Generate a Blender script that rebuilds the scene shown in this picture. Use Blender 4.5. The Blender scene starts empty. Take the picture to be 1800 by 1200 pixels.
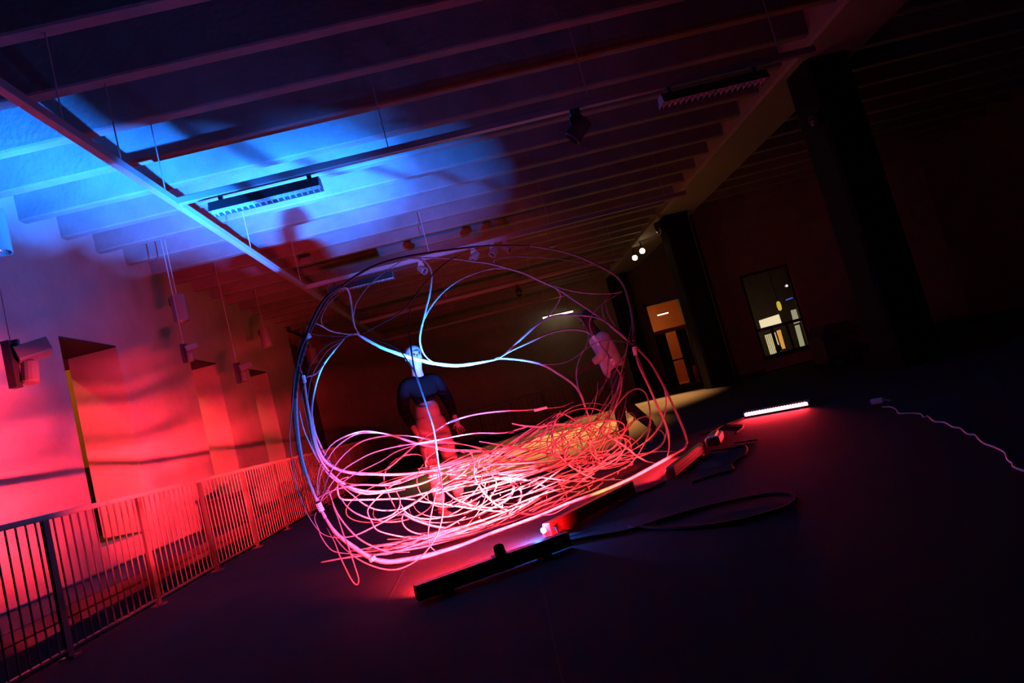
import bpy, bmesh, math, random
from mathutils import Vector, Matrix
random.seed(7)
S = bpy.context.scene
COL = S.collection

# ------------------------------------------------------------------ camera
F_PX, YAW, PITCH, ROLL, EYE = 1182.07, 0.05753547, 0.09055376, -0.25816112, 0.9
fwd = Vector((math.sin(YAW)*math.cos(PITCH), math.cos(YAW)*math.cos(PITCH), math.sin(PITCH)))
r0 = Vector((math.cos(YAW), -math.sin(YAW), 0)); u0 = r0.cross(fwd)
right = math.cos(ROLL)*r0 + math.sin(ROLL)*u0
up = -math.sin(ROLL)*r0 + math.cos(ROLL)*u0
cd = bpy.data.cameras.new('camera'); cam = bpy.data.objects.new('camera', cd); COL.objects.link(cam)
cd.sensor_width = 36.0; cd.lens = F_PX/1800*36; cd.clip_start = 0.05; cd.clip_end = 200
m3 = Matrix((right, up, -fwd)).transposed()
cam.matrix_world = Matrix.Translation((0, 0, EYE)) @ m3.to_4x4()
S.camera = cam
CAMP = Vector((0, 0, EYE))

# ------------------------------------------------------------------ world, exposure
w = bpy.data.worlds.new('night'); S.world = w; w.use_nodes = True
w.node_tree.nodes['Background'].inputs[0].default_value = (0.25, 0.3, 0.6, 1)
w.node_tree.nodes['Background'].inputs[1].default_value = 0.002
S.view_settings.view_transform = 'Standard'; S.view_settings.look = 'None'
S.view_settings.exposure = 0.0; S.view_settings.gamma = 1.0; S.view_settings.use_curve_mapping = False

RED = (1.0, 0.022, 0.036); BLUE = (0.010, 0.17, 1.0)
P_RED1, P_RED3, P_RED4, P_REDUP = 230, 85, 27, 14                  # red leds of the first, third and far floor bar
REDS = ((24, 12.5, 32, 245), (-2, 8.5, 27, 345), (-17, 7.5, 26, 370), (-72, 6, 50, 8))             # red leds of the second bar: azimuth, elevation, spread, watts
BLUES = ((15, 42.5, 18, 125), (3, 41.5, 20, 165), (-11, 39.5, 25, 235), (-25, 38.5, 27, 320), (-38, 36, 30, 80))   # its blue leds
P_BLUE1, P_BLUEW, P_AMBER = 65, 8, 45

# ------------------------------------------------------------------ helpers
def ray(px, py):
    return right*((px-900)/F_PX) - up*((py-600)/F_PX) + fwd
def onz(px, py, z=0.0):
    r = ray(px, py); return CAMP + r*((z-EYE)/r.z)
def ony(px, py, y):
    r = ray(px, py); return CAMP + r*(y/r.y)

def mat(name, col, rough=0.7, metal=0.0, noise=0.0, nscale=4.0, bump=0.0, bscale=30.0, emit=None, estr=0.0, spec=0.5, col2=None, trans=0.0, coat=0.0):
    m = bpy.data.materials.new(name); m.use_nodes = True
    nt = m.node_tree; b = nt.nodes['Principled BSDF']
    b.inputs['Base Color'].default_value = (*col, 1); b.inputs['Roughness'].default_value = rough
    b.inputs['Metallic'].default_value = metal
    b.inputs['Specular IOR Level'].default_value = spec
    if trans: b.inputs['Transmission Weight'].default_value = trans
    if coat: b.inputs['Coat Weight'].default_value = coat
    tc = nt.nodes.new('ShaderNodeTexCoord')
    if noise > 0:
        n = nt.nodes.new('ShaderNodeTexNoise'); n.inputs['Scale'].default_value = nscale; n.inputs['Detail'].default_value = 6
        n.inputs['Roughness'].default_value = 0.62
        nt.links.new(tc.outputs['Object'], n.inputs['Vector'])
        cr = nt.nodes.new('ShaderNodeValToRGB')
        c2 = col2 or tuple(c*(1-noise) for c in col)
        cr.color_ramp.elements[0].position = 0.3; cr.color_ramp.elements[0].color = (*c2, 1)
        cr.color_ramp.elements[1].position = 0.68; cr.color_ramp.elements[1].color = (*col, 1)
        nt.links.new(n.outputs['Fac'], cr.inputs['Fac']); nt.links.new(cr.outputs['Color'], b.inputs['Base Color'])
    if bump > 0:
        n2 = nt.nodes.new('ShaderNodeTexNoise'); n2.inputs['Scale'].default_value = bscale; n2.inputs['Detail'].default_value = 5
        nt.links.new(tc.outputs['Object'], n2.inputs['Vector'])
        bp = nt.nodes.new('ShaderNodeBump'); bp.inputs['Strength'].default_value = bump; bp.inputs['Distance'].default_value = 0.02
        nt.links.new(n2.outputs['Fac'], bp.inputs['Height']); nt.links.new(bp.outputs['Normal'], b.inputs['Normal'])
    if emit:
        b.inputs['Emission Color'].default_value = (*emit, 1); b.inputs['Emission Strength'].default_value = estr
    return m

M = {}
M['concrete'] = mat('ceiling_concrete', (0.20, 0.195, 0.19), 0.9, noise=0.28, nscale=2.2, bump=0.5, bscale=18)
M['plaster'] = mat('wall_plaster', (0.35, 0.335, 0.315), 0.88, noise=0.22, nscale=1.3, bump=0.35, bscale=9)
M['floor'] = mat('polished_floor', (0.043, 0.043, 0.045), 0.85, spec=0.03, noise=0.25, nscale=1.7, bump=0.12, bscale=40)
M['walk'] = mat('walkway_screed', (0.075, 0.07, 0.066), 0.8, spec=0.1, noise=0.2)
M['column'] = mat('column_black_paint', (0.006, 0.0055, 0.0055), 0.7, noise=0.3, spec=0.15)
M['beam'] = mat('beam_concrete', (0.26, 0.24, 0.22), 0.85, noise=0.2, bump=0.3)
M['farwall'] = mat('far_plaster', (0.25, 0.22, 0.185), 0.85, noise=0.2)
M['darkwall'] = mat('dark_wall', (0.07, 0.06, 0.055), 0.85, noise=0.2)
M['ochre'] = mat('ochre_plaster', (0.60, 0.30, 0.10), 0.85, noise=0.15)
M['orange'] = mat('orange_paint', (0.75, 0.27, 0.08), 0.8, noise=0.1)
M['railwood'] = mat('handrail_wood', (0.22, 0.15, 0.11), 0.5, noise=0.35, nscale=6)
M['railsteel'] = mat('railing_steel', (0.05, 0.045, 0.042), 0.5, metal=0.2, noise=0.1)
M['poststeel'] = mat('post_steel', (0.05, 0.042, 0.04), 0.5, metal=0.2, noise=0.1)
M['track'] = mat('track_aluminium', (0.26, 0.265, 0.275), 0.45, metal=0.3, noise=0.08)
M['housing'] = mat('lamp_housing_black', (0.03, 0.03, 0.033), 0.5, noise=0.1)
M['white'] = mat('lamp_white_enamel', (0.15, 0.15, 0.153), 0.5, noise=0.06)
M['louver'] = mat('louver_blade', (0.6, 0.6, 0.62), 0.4, metal=0.2, noise=0.05)
M['wire'] = mat('wire_steel', (0.35, 0.35, 0.36), 0.5, metal=0.3, noise=0.05)
M['bar'] = mat('bar_aluminium_black', (0.030, 0.030, 0.034), 0.42, metal=0.4, noise=0.15)
M['barclear'] = mat('bar_red_acrylic', (0.22, 0.03, 0.02), 0.25, noise=0.3, nscale=14)
M['chrome'] = mat('bar_end_metal', (0.8, 0.8, 0.82), 0.2, metal=0.9, noise=0.05)
M['cable'] = mat('black_rubber', (0.008, 0.008, 0.009), 0.8, spec=0.1, noise=0.1)
M['whitecable'] = mat('white_cable_pvc', (0.6, 0.58, 0.56), 0.5, noise=0.05)
M['lensred'] = mat('lens_red_led', (0.5, 0.02, 0.02), 0.3, noise=0.01, emit=(1, 0.03, 0.05), estr=6)
M['lensblue'] = mat('lens_blue_led', (0.02, 0.1, 0.5), 0.3, noise=0.01, emit=(0.03, 0.25, 1), estr=8)
M['ledhot'] = mat('led_hot', (1, 0.6, 0.7), 0.3, noise=0.01, emit=(1, 0.30, 0.42), estr=9)
M['willow'] = mat('willow_peeled', (0.31, 0.30, 0.285), 0.5, noise=0.25, nscale=9, bump=0.2, bscale=60)
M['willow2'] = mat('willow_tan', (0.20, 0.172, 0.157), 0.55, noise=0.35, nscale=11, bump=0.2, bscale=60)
M['willow3'] = mat('willow_toned_down', (0.12, 0.095, 0.08), 0.6, noise=0.4, nscale=11, bump=0.2, bscale=60)  # willow darkened by colour where the bars light it too strongly
M['unlit_rod'] = mat('willow_unlit_dark', (0.05, 0.036, 0.034), 0.55, noise=0.4, nscale=14, bump=0.3, bscale=70)  # near-black colour stands for rods that the bars leave unlit
M['tape'] = mat('binding_tape', (0.035, 0.03, 0.035), 0.35, noise=0.3, nscale=20)
M['clip'] = mat('cable_tie_white', (0.8, 0.8, 0.82), 0.4, noise=0.05)
M['bulb'] = mat('lamp_glow_warm', (1, 0.8, 0.5), 0.4, noise=0.01, emit=(1, 0.72, 0.38), estr=22)
M['tube'] = mat('tube_glow', (1, 0.9, 0.7), 0.4, noise=0.01, emit=(1, 0.86, 0.6), estr=4.5)
M['extred'] = mat('extinguisher_red', (0.65, 0.03, 0.02), 0.35, noise=0.08)
M['black'] = mat('matt_black', (0.018, 0.017, 0.017), 0.7, noise=0.2)
M['darkglass'] = mat('dome_smoked', (0.03, 0.03, 0.04), 0.08, noise=0.02)
M['frame'] = mat('window_frame_dark', (0.06, 0.045, 0.035), 0.5, noise=0.2)
M['glow_cream'] = mat('lit_cream_panel', (0.9, 0.8, 0.55), 0.6, noise=0.03, emit=(1, 0.82, 0.50), estr=1.25)
M['glow_slat'] = mat('glowing_blind_slat', (0.8, 0.72, 0.45), 0.6, noise=0.03, emit=(1, 0.82, 0.42), estr=0.8)  # own glow stands for the room light on the blind
M['glow_green'] = mat('lit_pale_panel', (0.6, 0.6, 0.42), 0.6, noise=0.03, emit=(0.85, 0.80, 0.48), estr=0.5)
M['glow_orange'] = mat('glowing_orange_panel', (0.8, 0.45, 0.12), 0.6, noise=0.03, emit=(1, 0.45, 0.08), estr=0.9)  # own glow stands for the room light on the curtain
M['glow_yellow'] = mat('lit_yellow_globe', (0.9, 0.7, 0.1), 0.6, noise=0.03, emit=(1, 0.72, 0.06), estr=0.8)
M['glow_blue'] = mat('lit_blue_line', (0.1, 0.2, 0.9), 0.6, noise=0.03, emit=(0.1, 0.18, 1), estr=0.7)
M['glow_dot'] = mat('lit_white_dot', (0.9, 0.9, 1), 0.6, noise=0.03, emit=(0.95, 0.85, 1), estr=1.2)
gl = bpy.data.materials.new('window_glass'); gl.use_nodes = True
_nt = gl.node_tree; _nt.nodes.remove(_nt.nodes['Principled BSDF'])
_t = _nt.nodes.new('ShaderNodeBsdfTransparent'); _t.inputs[0].default_value = (0.86, 0.87, 0.86, 1)
_g = _nt.nodes.new('ShaderNodeBsdfGlossy'); _g.inputs['Roughness'].default_value = 0.05
_x = _nt.nodes.new('ShaderNodeMixShader'); _x.inputs[0].default_value = 0.06
_nt.links.new(_t.outputs[0], _x.inputs[1]); _nt.links.new(_g.outputs[0], _x.inputs[2]); _nt.links.new(_x.outputs[0], _nt.nodes['Material Output'].inputs[0])
M['glass'] = gl
M['skin'] = mat('skin', (0.06, 0.043, 0.036), 0.7, spec=0.05, noise=0.08)
M['palehair'] = mat('pale_hair', (0.04, 0.039, 0.038), 0.7, spec=0.05, noise=0.25, nscale=30)
M['darkhair'] = mat('dark_hair', (0.03, 0.022, 0.02), 0.5, noise=0.3, nscale=30)
M['navy'] = mat('navy_cloth', (0.0012, 0.0012, 0.0014), 0.95, spec=0.0, noise=0.3)
M['palecloth'] = mat('pale_trouser_cloth', (0.085, 0.07, 0.068), 0.9, spec=0.02, noise=0.15)
M['shirt'] = mat('white_shirt_cloth', (0.55, 0.54, 0.55), 0.85, noise=0.1)
M['blackcloth'] = mat('black_cloth', (0.02, 0.018, 0.02), 0.85, noise=0.2)
M['shoe'] = mat('shoe_leather', (0.25, 0.16, 0.13), 0.5, noise=0.2)
M['eye'] = mat('eye_dark', (0.03, 0.02, 0.02), 0.2, noise=0.01)
M['lip'] = mat('lip', (0.5, 0.22, 0.2), 0.5, noise=0.02)

class MB:
    def __init__(s): s.v = []; s.f = []
    def add(s, vs, fs):
        o = len(s.v); s.v += [tuple(v) for v in vs]; s.f += [tuple(i+o for i in f) for f in fs]; return s
    def box(s, x0, x1, y0, y1, z0, z1, T=None):
        vs = [Vector((x, y, z)) for x in (x0, x1) for y in (y0, y1) for z in (z0, z1)]
        if T is not None: vs = [T @ v for v in vs]
        return s.add(vs, [(0, 1, 3, 2), (4, 6, 7, 5), (0, 4, 5, 1), (2, 3, 7, 6), (0, 2, 6, 4), (1, 5, 7, 3)])
    def bbox(s, x0, x1, y0, y1, z0, z1, b, T=None):
        # box with chamfered edges along its length (x axis)
        prof = [(y0+b, z0), (y1-b, z0), (y1, z0+b), (y1, z1-b), (y1-b, z1), (y0+b, z1), (y0, z1-b), (y0, z0+b)]
        return s.prism([(x0, p[0], p[1]) for p in prof], (x1-x0, 0, 0), T)
    def prism(s, poly, ext, T=None):
        n = len(poly); e = Vector(ext)
        vs = [Vector(p) for p in poly] + [Vector(p)+e for p in poly]
        if T is not None: vs = [T @ v for v in vs]
        return s.add(vs, [tuple(range(n))[::-1], tuple(range(n, 2*n))] + [(i, (i+1) % n, n+(i+1) % n, n+i) for i in range(n)])
    def tube(s, pts, rad, n=6, cap=True):
        pts = [Vector(p) for p in pts]; k = len(pts)
        rads = rad if isinstance(rad, (list, tuple)) else [rad]*k
        vs = []; fs = []; prev = None
        for i, p in enumerate(pts):
            t = (pts[min(i+1, k-1)] - pts[max(i-1, 0)])
            t = t.normalized() if t.length > 1e-9 else Vector((0, 0, 1))
            if prev is None:
                a = Vector((0, 0, 1)) if abs(t.z) < 0.9 else Vector((1, 0, 0)); prev = t.cross(a).normalized()
            u = (prev - t*prev.dot(t)); u = u.normalized() if u.length > 1e-6 else t.orthogonal().normalized()
            prev = u; v = t.cross(u)
            for j in range(n):
                a = 2*math.pi*j/n; vs.append(p + (u*math.cos(a) + v*math.sin(a))*rads[i])
        for i in range(k-1):
            for j in range(n):
                fs.append((i*n+j, i*n+(j+1) % n, (i+1)*n+(j+1) % n, (i+1)*n+j))
        if cap: fs += [tuple(range(n))[::-1], tuple(range((k-1)*n, k*n))]
        return s.add(vs, fs)
    def lathe(s, prof, n=16, T=None):
        vs = []; fs = []; k = len(prof)
        for r, z in prof:
            for j in range(n):
                a = 2*math.pi*j/n; v = Vector((r*math.cos(a), r*math.sin(a), z)); vs.append(T @ v if T is not None else v)
        for i in range(k-1):
            for j in range(n): fs.append((i*n+j, i*n+(j+1) % n, (i+1)*n+(j+1) % n, (i+1)*n+j))
        fs += [tuple(range(n))[::-1], tuple(range((k-1)*n, k*n))]
        return s.add(vs, fs)
    def build(s, name, m, parent=None, smooth=False, kind=None):
        me = bpy.data.meshes.new(name); me.from_pydata(s.v, [], s.f); me.update()
        bm = bmesh.new(); bm.from_mesh(me); bmesh.ops.recalc_face_normals(bm, faces=bm.faces); bm.to_mesh(me); bm.free()
        if smooth: me.polygons.foreach_set('use_smooth', [True]*len(me.polygons))
        me.materials.append(M[m] if isinstance(m, str) else m)
        o = bpy.data.objects.new(name, me); COL.objects.link(o)
        if parent: attach(o, parent)
        if kind: o['kind'] = kind
        return o

def world_of(o):
    mm = Matrix.LocRotScale(o.location, o.rotation_euler, o.scale)
    return (world_of(o.parent) @ o.matrix_parent_inverse @ mm) if o.parent else mm
def attach(o, parent):      # vertices are in world space: undo the parent's placement
    o.parent = parent; o.matrix_parent_inverse = world_of(parent).inverted()
def inst(me, name, loc, rot=(0, 0, 0), parent=None):
    o = bpy.data.objects.new(name, me); COL.objects.link(o); o.location = loc; o.rotation_euler = rot
    if parent: attach(o, parent)
    return o
def tag(o, label, cat, group=None):
    o['label'] = label; o['category'] = cat
    if group: o['group'] = group
    return o
def thing(name, label, cat, loc=(0, 0, 0), group=None):
    o = bpy.data.objects.new(name, None); COL.objects.link(o); o.location = loc; o.empty_display_size = 0.1
    return tag(o, label, cat, group)
def struct(o): o['kind'] = 'structure'; return o
def frame_T(loc, xdir, zdir=(0, 0, 1)):
    x = Vector(xdir).normalized(); z = Vector(zdir); z = (z - x*z.dot(x)).normalized(); y = z.cross(x)
    T = Matrix((x, y, z)).transposed().to_4x4(); T.translation = Vector(loc); return T
def light(kind, name, loc, aim, energy, color, **kw):
    ld = bpy.data.lights.new(name, kind); ld.energy = energy; ld.color = color
    for k, v in kw.items(): setattr(ld, k, v)
    o = bpy.data.objects.new(name, ld); COL.objects.link(o); o.location = loc
    if aim is not None:
        o.rotation_euler = (Vector(aim)-Vector(loc)).to_track_quat('-Z', 'Y').to_euler()
    return o
def catmull(P, per=5):
    P = [Vector(p) for p in P]; out = []
    Q = [P[0]*2-P[1]] + P + [P[-1]*2-P[-2]]
    for i in range(1, len(Q)-2):
        a, b, c, d = Q[i-1:i+3]
        for k in range(per):
            t = k/per
            out.append(0.5*((2*b) + (c-a)*t + (2*a-5*b+4*c-d)*t*t + (3*b-a-3*c+d)*t**3))
    out.append(P[-1]); return out

# ================================================================== the setting
XR, XW, XBEAM0, XBEAM1, ZJ, ZB, ZS = -3.2, -5.2, 5.5, 6.6, 4.75, 4.63, 5.25
YFAR, YMID, XRIGHT = 25.6, 18.0, 13.5
YNEAR = -3.0
fl = MB(); fl.box(XR-0.1, XRIGHT, YNEAR, YFAR, -0.35, 0.0)
floor = struct(fl.build('floor', 'floor'))
# saw-cut joints and a crack in the floor
def crack(pts, wd):
    P = [onz(a, b, 0.0) for a, b in pts]
    for p, q in zip(P[:-1], P[1:]):
        T = frame_T(p, q-p); MB().box(0, (q-p).length, -wd/2, wd/2, 0.0004, 0.0012, T).build('joint_line', 'black', floor)
crack([(948, 1018), (958, 1050), (970, 1110), (985, 1180), (992, 1215)], 0.004)
crack([(678, 1062), (690, 1040), (704, 1012), (712, 1000)], 0.004)
crack([(924, 940), (931, 956)], 0.003)
struct(MB().box(-9.5, XR-0.1, YNEAR, YFAR, -3.4, -3.2).build('floor_lower_level', 'darkwall'))
# ceiling slab and its joists
ceil = struct(MB().box(XW-0.73, XRIGHT, YNEAR, YFAR, ZS, ZS+0.25).build('ceiling', 'concrete'))
J0, JS, JT = 7.03, 0.846, 0.15
k0 = int((-2.5-J0)/JS); k1 = int((YFAR-J0)/JS)
for k in range(k0, k1+1):
    yf = J0+JS*k
    jx = random.uniform(-.004, .004)
    def joist(x0, x1):
        b = MB(); b.prism([(x0, yf-JT+0.015+jx, ZJ), (x0, yf-0.015, ZJ), (x0, yf, ZJ+0.02), (x0, yf+0.03, ZS), (x0, yf-JT-0.03, ZS), (x0, yf-JT, ZJ+0.02)], (x1-x0, 0, 0))
        return b
    joist(XW, XBEAM0).build('joist', 'concrete', ceil)
    joist(XBEAM1, XRIGHT).build('joist', 'concrete', ceil)
struct(MB().prism([(XBEAM0+0.04, YNEAR, ZB), (XBEAM1-0.04, YNEAR, ZB), (XBEAM1, YNEAR, ZB+0.04), (XBEAM1, YNEAR, ZS), (XBEAM0, YNEAR, ZS), (XBEAM0, YNEAR, ZB+0.04)], (0, YFAR-YNEAR, 0)).build('trim_1_ceiling_beam', 'beam'))

# left wall with three deep openings
DOORS = [(8.90, 10.27), (12.75, 14.0), (15.86, 17.15)]
DZ0, DZ1, YWEND = 0.48, 3.27, 19.85
wl = MB(); ys = YNEAR
for a, b in DOORS:
    wl.box(XW-0.73, XW, ys, a, -3.2, ZS)
    wl.box(XW-0.73, XW, a, b, DZ1, ZS); wl.box(XW-0.73, XW, a, b, -3.2, DZ0); ys = b
wl.box(XW-0.73, XW, ys, YWEND, -3.2, ZS)
wall_left = struct(wl.build('wall_left', 'plaster'))
wr = MB(); wr.box(-6.35, -6.2, YWEND, 22.6, -3.2, ZS); wr.box(-6.35, -6.2, 22.6, 23.9, 2.75, ZS); wr.box(-6.35, -6.2, 23.9, YFAR, -3.2, ZS)
wr.box(-6.35, XW-0.73, YWEND-0.01, YWEND+0.14, -3.2, ZS)
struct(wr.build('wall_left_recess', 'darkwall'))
struct(MB().box(-9.6, -9.4, YNEAR, YFAR, -0.2, ZS).build('wall_corridor', 'ochre'))
struct(MB().box(-9.4, XW-0.73, YNEAR, YFAR, 0.18, 0.46).build('floor_corridor', 'walk'))
struct(MB().box(-9.4, XW-0.735, YNEAR, YFAR, ZS-0.3, ZS-0.05).build('ceiling_corridor', 'ochre'))
# lintel boards inside each opening
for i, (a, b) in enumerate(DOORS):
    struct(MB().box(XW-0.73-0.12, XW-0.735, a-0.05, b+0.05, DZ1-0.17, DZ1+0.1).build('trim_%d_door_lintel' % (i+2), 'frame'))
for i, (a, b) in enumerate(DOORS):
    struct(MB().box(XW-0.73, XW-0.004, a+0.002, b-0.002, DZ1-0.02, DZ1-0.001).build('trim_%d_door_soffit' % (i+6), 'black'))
# walkway along the left wall, its edge strip and groove
struct(MB().box(XW, -4.16, YNEAR, YFAR, -0.02, 0.17).build('floor_walkway', 'walk'))
struct(MB().box(-4.155, -4.12, YNEAR, YFAR, 0.10, 0.165).build('trim_5_walkway_edge', 'walk'))
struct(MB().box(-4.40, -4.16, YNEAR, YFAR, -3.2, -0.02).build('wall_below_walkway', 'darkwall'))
# far wall, mid wall, right wall
struct(MB().box(-6.4, 6.75, YFAR, YFAR+0.2, -3.2, ZS).box(6.75, 8.25, YFAR, YFAR+0.2, 3.32, ZS).box(8.25, 9.0, YFAR, YFAR+0.2, -3.2, ZS).build('wall_far', 'farwall'))
WX0, WX1, WZ0, WZ1 = 7.55, 8.95, 0.30, 2.72
mw = MB(); mw.box(8.25, WX0-0.001, YMID+0.0, YMID+0.25, 0, ZS) if False else None
mw.box(6.65, WX0, YMID, YMID+0.25, 0, ZS); mw.box(WX1, XRIGHT, YMID, YMID+0.25, 0, ZS); mw.box(WX0, WX1, YMID, YMID+0.25, WZ1, ZS); mw.box(WX0, WX1, YMID, YMID+0.25, 0, WZ0)
struct(mw.build('wall_mid', 'farwall'))
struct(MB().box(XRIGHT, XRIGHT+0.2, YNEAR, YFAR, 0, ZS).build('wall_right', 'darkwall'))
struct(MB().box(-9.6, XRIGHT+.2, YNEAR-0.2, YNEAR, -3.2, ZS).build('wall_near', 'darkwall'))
struct(MB().box(6.65, 7.48, YMID-0.03, YMID-0.002, 0, 0.10).box(9.02, XRIGHT, YMID-0.03, YMID-0.002, 0, 0.10).build('baseboard_mid', 'frame'))
# columns
def column(x, y, label):
    b = MB(); hw = 0.33; c = 0.05
    poly = [(x-hw+c, y-hw), (x+hw-c, y-hw), (x+hw, y-hw+c), (x+hw, y+hw-c), (x+hw-c, y+hw), (x-hw+c, y+hw), (x-hw, y+hw-c), (x-hw, y-hw+c)]
    b.prism([(p[0], p[1], 0) for p in poly], (0, 0, ZB))
    o = b.build('column', 'column'); tag(o, label, 'column', 'black columns under the beam'); return o
column(6.0, 9.45, 'nearest black square column, right of the glowing red bar')
column(5.95, 17.3, 'middle black square column beside the fire extinguisher')
column(5.90, 25.1, 'farthest black column, seen behind the hoop beyond the walking person')

# far doorway with an orange lobby
d = struct(MB().box(6.75, 6.85, YFAR-0.04, YFAR+0.24, 0, 3.32).box(8.15, 8.25, YFAR-0.04, YFAR+0.24, 0, 3.32).box(6.75, 8.25, YFAR-0.04, YFAR+0.24, 3.22, 3.32).build('door_1', 'farwall'))
MB().box(6.85, 8.15, YFAR+0.05, YFAR+0.12, 2.05, 2.2).build('transom', 'orange', d)
MB().box(6.87, 7.30, YFAR+0.06, YFAR+0.11, 0.0, 2.05).build('door_leaf', 'black', d)
MB().box(7.72, 8.13, YFAR+0.06, YFAR+0.11, 0.0, 2.05).build('door_leaf', 'frame', d)
MB().box(6.9, 8.1, YFAR-0.06, YFAR-0.02, 0.92, 0.98).build('push_bar', 'railsteel', d)
struct(MB().box(5.5, 9.5, YFAR+3.0, YFAR+3.2, 0, 4.2).box(5.3, 5.5, YFAR+0.2, YFAR+3.2, 0, 4.2).box(9.5, 9.7, YFAR+0.2, YFAR+3.2, 0, 4.2).box(5.3, 9.7, YFAR+0.2, YFAR+3.2, 4.2, 4.3).box(5.3, 9.7, YFAR+0.2, YFAR+3.2, -0.1, 0).build('wall_lobby', 'orange'))
t = thing('batten_lamp', 'short lit tube lamp inside the orange far doorway', 'lamp', (7.9, YFAR+1.6, 2.9))
MB().box(7.62, 8.12, YFAR+1.55, YFAR+1.65, 2.93, 2.97).build('housing', 'white', t)
MB().tube([(7.64, YFAR+1.6, 2.91), (8.1, YFAR+1.6, 2.91)], 0.02, 8).build('tube', 'tube', t)
MB().tube([(7.7, YFAR+1.6, 2.97), (7.7, YFAR+1.6, 4.19)], 0.006, 5).build('rod', 'wire', t)
MB().tube([(8.04, YFAR+1.6, 2.97), (8.04, YFAR+1.6, 4.19)], 0.006, 5).build('rod', 'wire', t)
light('POINT', 'lobby_light', (7.5, YFAR+1.6, 2.6), None, 18, (1, 0.55, 0.22), shadow_soft_size=0.2)

# glazed door in the mid wall and the room behind it, its light put into glowing materials
wn = struct(MB().box(WX0, WX0+0.07, YMID+0.03, YMID+0.12, WZ0, WZ1).box(WX1-0.07, WX1, YMID+0.03, YMID+0.12, WZ0, WZ1)
            .box(WX0+0.07, WX1-0.07, YMID+0.03, YMID+0.12, WZ1-0.08, WZ1).box(WX0+0.07, WX1-0.07, YMID+0.03, YMID+0.12, WZ0, WZ0+0.12).build('window_1', 'frame'))
MB().box(WX0+0.07, WX1-0.07, YMID+0.04, YMID+0.11, 1.10, 1.18).build('transom', 'frame', wn)
for mx in (8.02, 8.45): MB().box(mx-0.03, mx+0.03, YMID+0.04, YMID+0.11, WZ0+0.12, 1.10).build('mullion', 'frame', wn)
for (a, b, c, e) in ((WX0+0.07, WX1-0.07, 1.18, WZ1-0.08), (WX0+0.07, 7.99, WZ0+0.12, 1.10), (8.05, 8.42, WZ0+0.12, 1.10), (8.48, WX1-0.07, WZ0+0.12, 1.10)):
    MB().box(a, b, YMID+0.07, YMID+0.078, c, e).build('pane', 'glass', wn)
struct(MB().box(6.9, 11.2, YMID+2.6, YMID+2.8, 0, 3.2).box(6.9, 11.2, YMID+0.25, YMID+2.8, 3.2, 3.3).box(11.2, 11.4, YMID+0.25, YMID+2.8, 0, 3.2).build('wall_lit_room', 'farwall'))
def room_item(name, px, Y, m, label, cat, z=None, th=0.05):
    P = [ony(a, b, Y) for a, b in px]
    o = MB().prism([(p.x, Y, p.z) for p in P], (0, th, 0)).build(name, m); return tag(o, label, cat)
room_item('light_box', [(1335, 563), (1369, 552), (1375, 570), (1340, 580)], YMID+1.2, 'glow_cream', 'bright cream lit panel behind the upper pane of the glazed door', 'panel')
bl = thing('blind', 'glowing vertical slat blind behind the lower left pane of the glazed door', 'blind', (8.0, YMID+1.0, 0.5))
for i in range(6):
    a = (1344+i*3.3, 588-i*0.9); b = (1356+i*3.1, 627-i*0.6-(6 if i > 3 else 0))
    P = [ony(a[0], a[1], YMID+1.0), ony(a[0]+1.9, a[1]-0.5, YMID+1.0), ony(b[0]+1.9, b[1]-0.5, YMID+1.0), ony(b[0], b[1], YMID+1.0)]
    MB().prism([(p.x, YMID+1.0, p.z) for p in P], (0, 0.02, 0)).build('slat', 'glow_slat', bl)
tp = [ony(1343, 587, YMID+1.0), ony(1364, 581, YMID+1.0), ony(1364.5, 583, YMID+1.0), ony(1343.5, 589, YMID+1.0)]
MB().prism([(p.x, YMID+0.99, p.z) for p in tp], (0, 0.04, 0)).build('head_rail', 'frame', bl)
room_item('glowing_orange_curtain', [(1366, 581), (1372, 579), (1381, 612), (1376, 613)], YMID+1.1, 'glow_orange', 'narrow orange glowing curtain beside the slat blind', 'curtain')
room_item('lit_pale_screen', [(1391, 545), (1399, 543), (1406, 566), (1397, 569)], YMID+1.2, 'glow_green', 'pale lit screen at the right behind the upper glazed pane', 'screen')
room_item('lit_pale_screen', [(1398, 572), (1405, 570), (1416, 610), (1409, 613)], YMID+1.2, 'glow_green', 'tall pale lit screen at the right behind the lower glazed pane', 'screen')
gp = ony(1369.5, 537.5, YMID+0.9)
g = thing('globe_lamp', 'yellow globe lamp glowing at the top of the glazed door', 'lamp', gp)
MB().lathe([(0.012, -0.14), (0.05, -0.11), (0.062, 0), (0.05, 0.11), (0.012, 0.14)], 12, Matrix.Translation(gp)).build('globe', 'glow_yellow', g, True)
MB().tube([gp+Vector((0, 0, 0.13)), (gp.x, gp.y, 3.2)], 0.008, 5).build('cord', 'cable', g)
room_item('blue_light_line', [(1382, 526), (1393, 522), (1394, 524), (1383, 528)], YMID+1.4, 'glow_blue', 'small blue light line behind the top of the glazed door', 'light')
wp = ony(1383, 502, YMID+0.035)
o = MB().lathe([(0.004, -0.02), (0.03, -0.018), (0.035, 0.0), (0.02, 0.02)], 10, frame_T(wp, (1, 0, 0), (0, -1, 0))).build('indicator_light', 'glow_dot'); tag(o, 'tiny white indicator light on the wall above the glazed door', 'light')
bp = ony(1376, 632, YMID+0.47)
o = MB().bbox(bp.x-0.11, bp.x+0.11, YMID+0.36, YMID+0.58, 0.0, 0.42, 0.03).lathe([(0.02, 0.0), (0.08, 0.04), (0.09, 0.1), (0.06, 0.17), (0.02, 0.2)], 12, Matrix.Translation((bp.x-0.02, YMID+0.47, 0.42))).build('dark_bin', 'black'); tag(o, 'dark bin standing behind the lower glass of the glazed door', 'bin')

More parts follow.
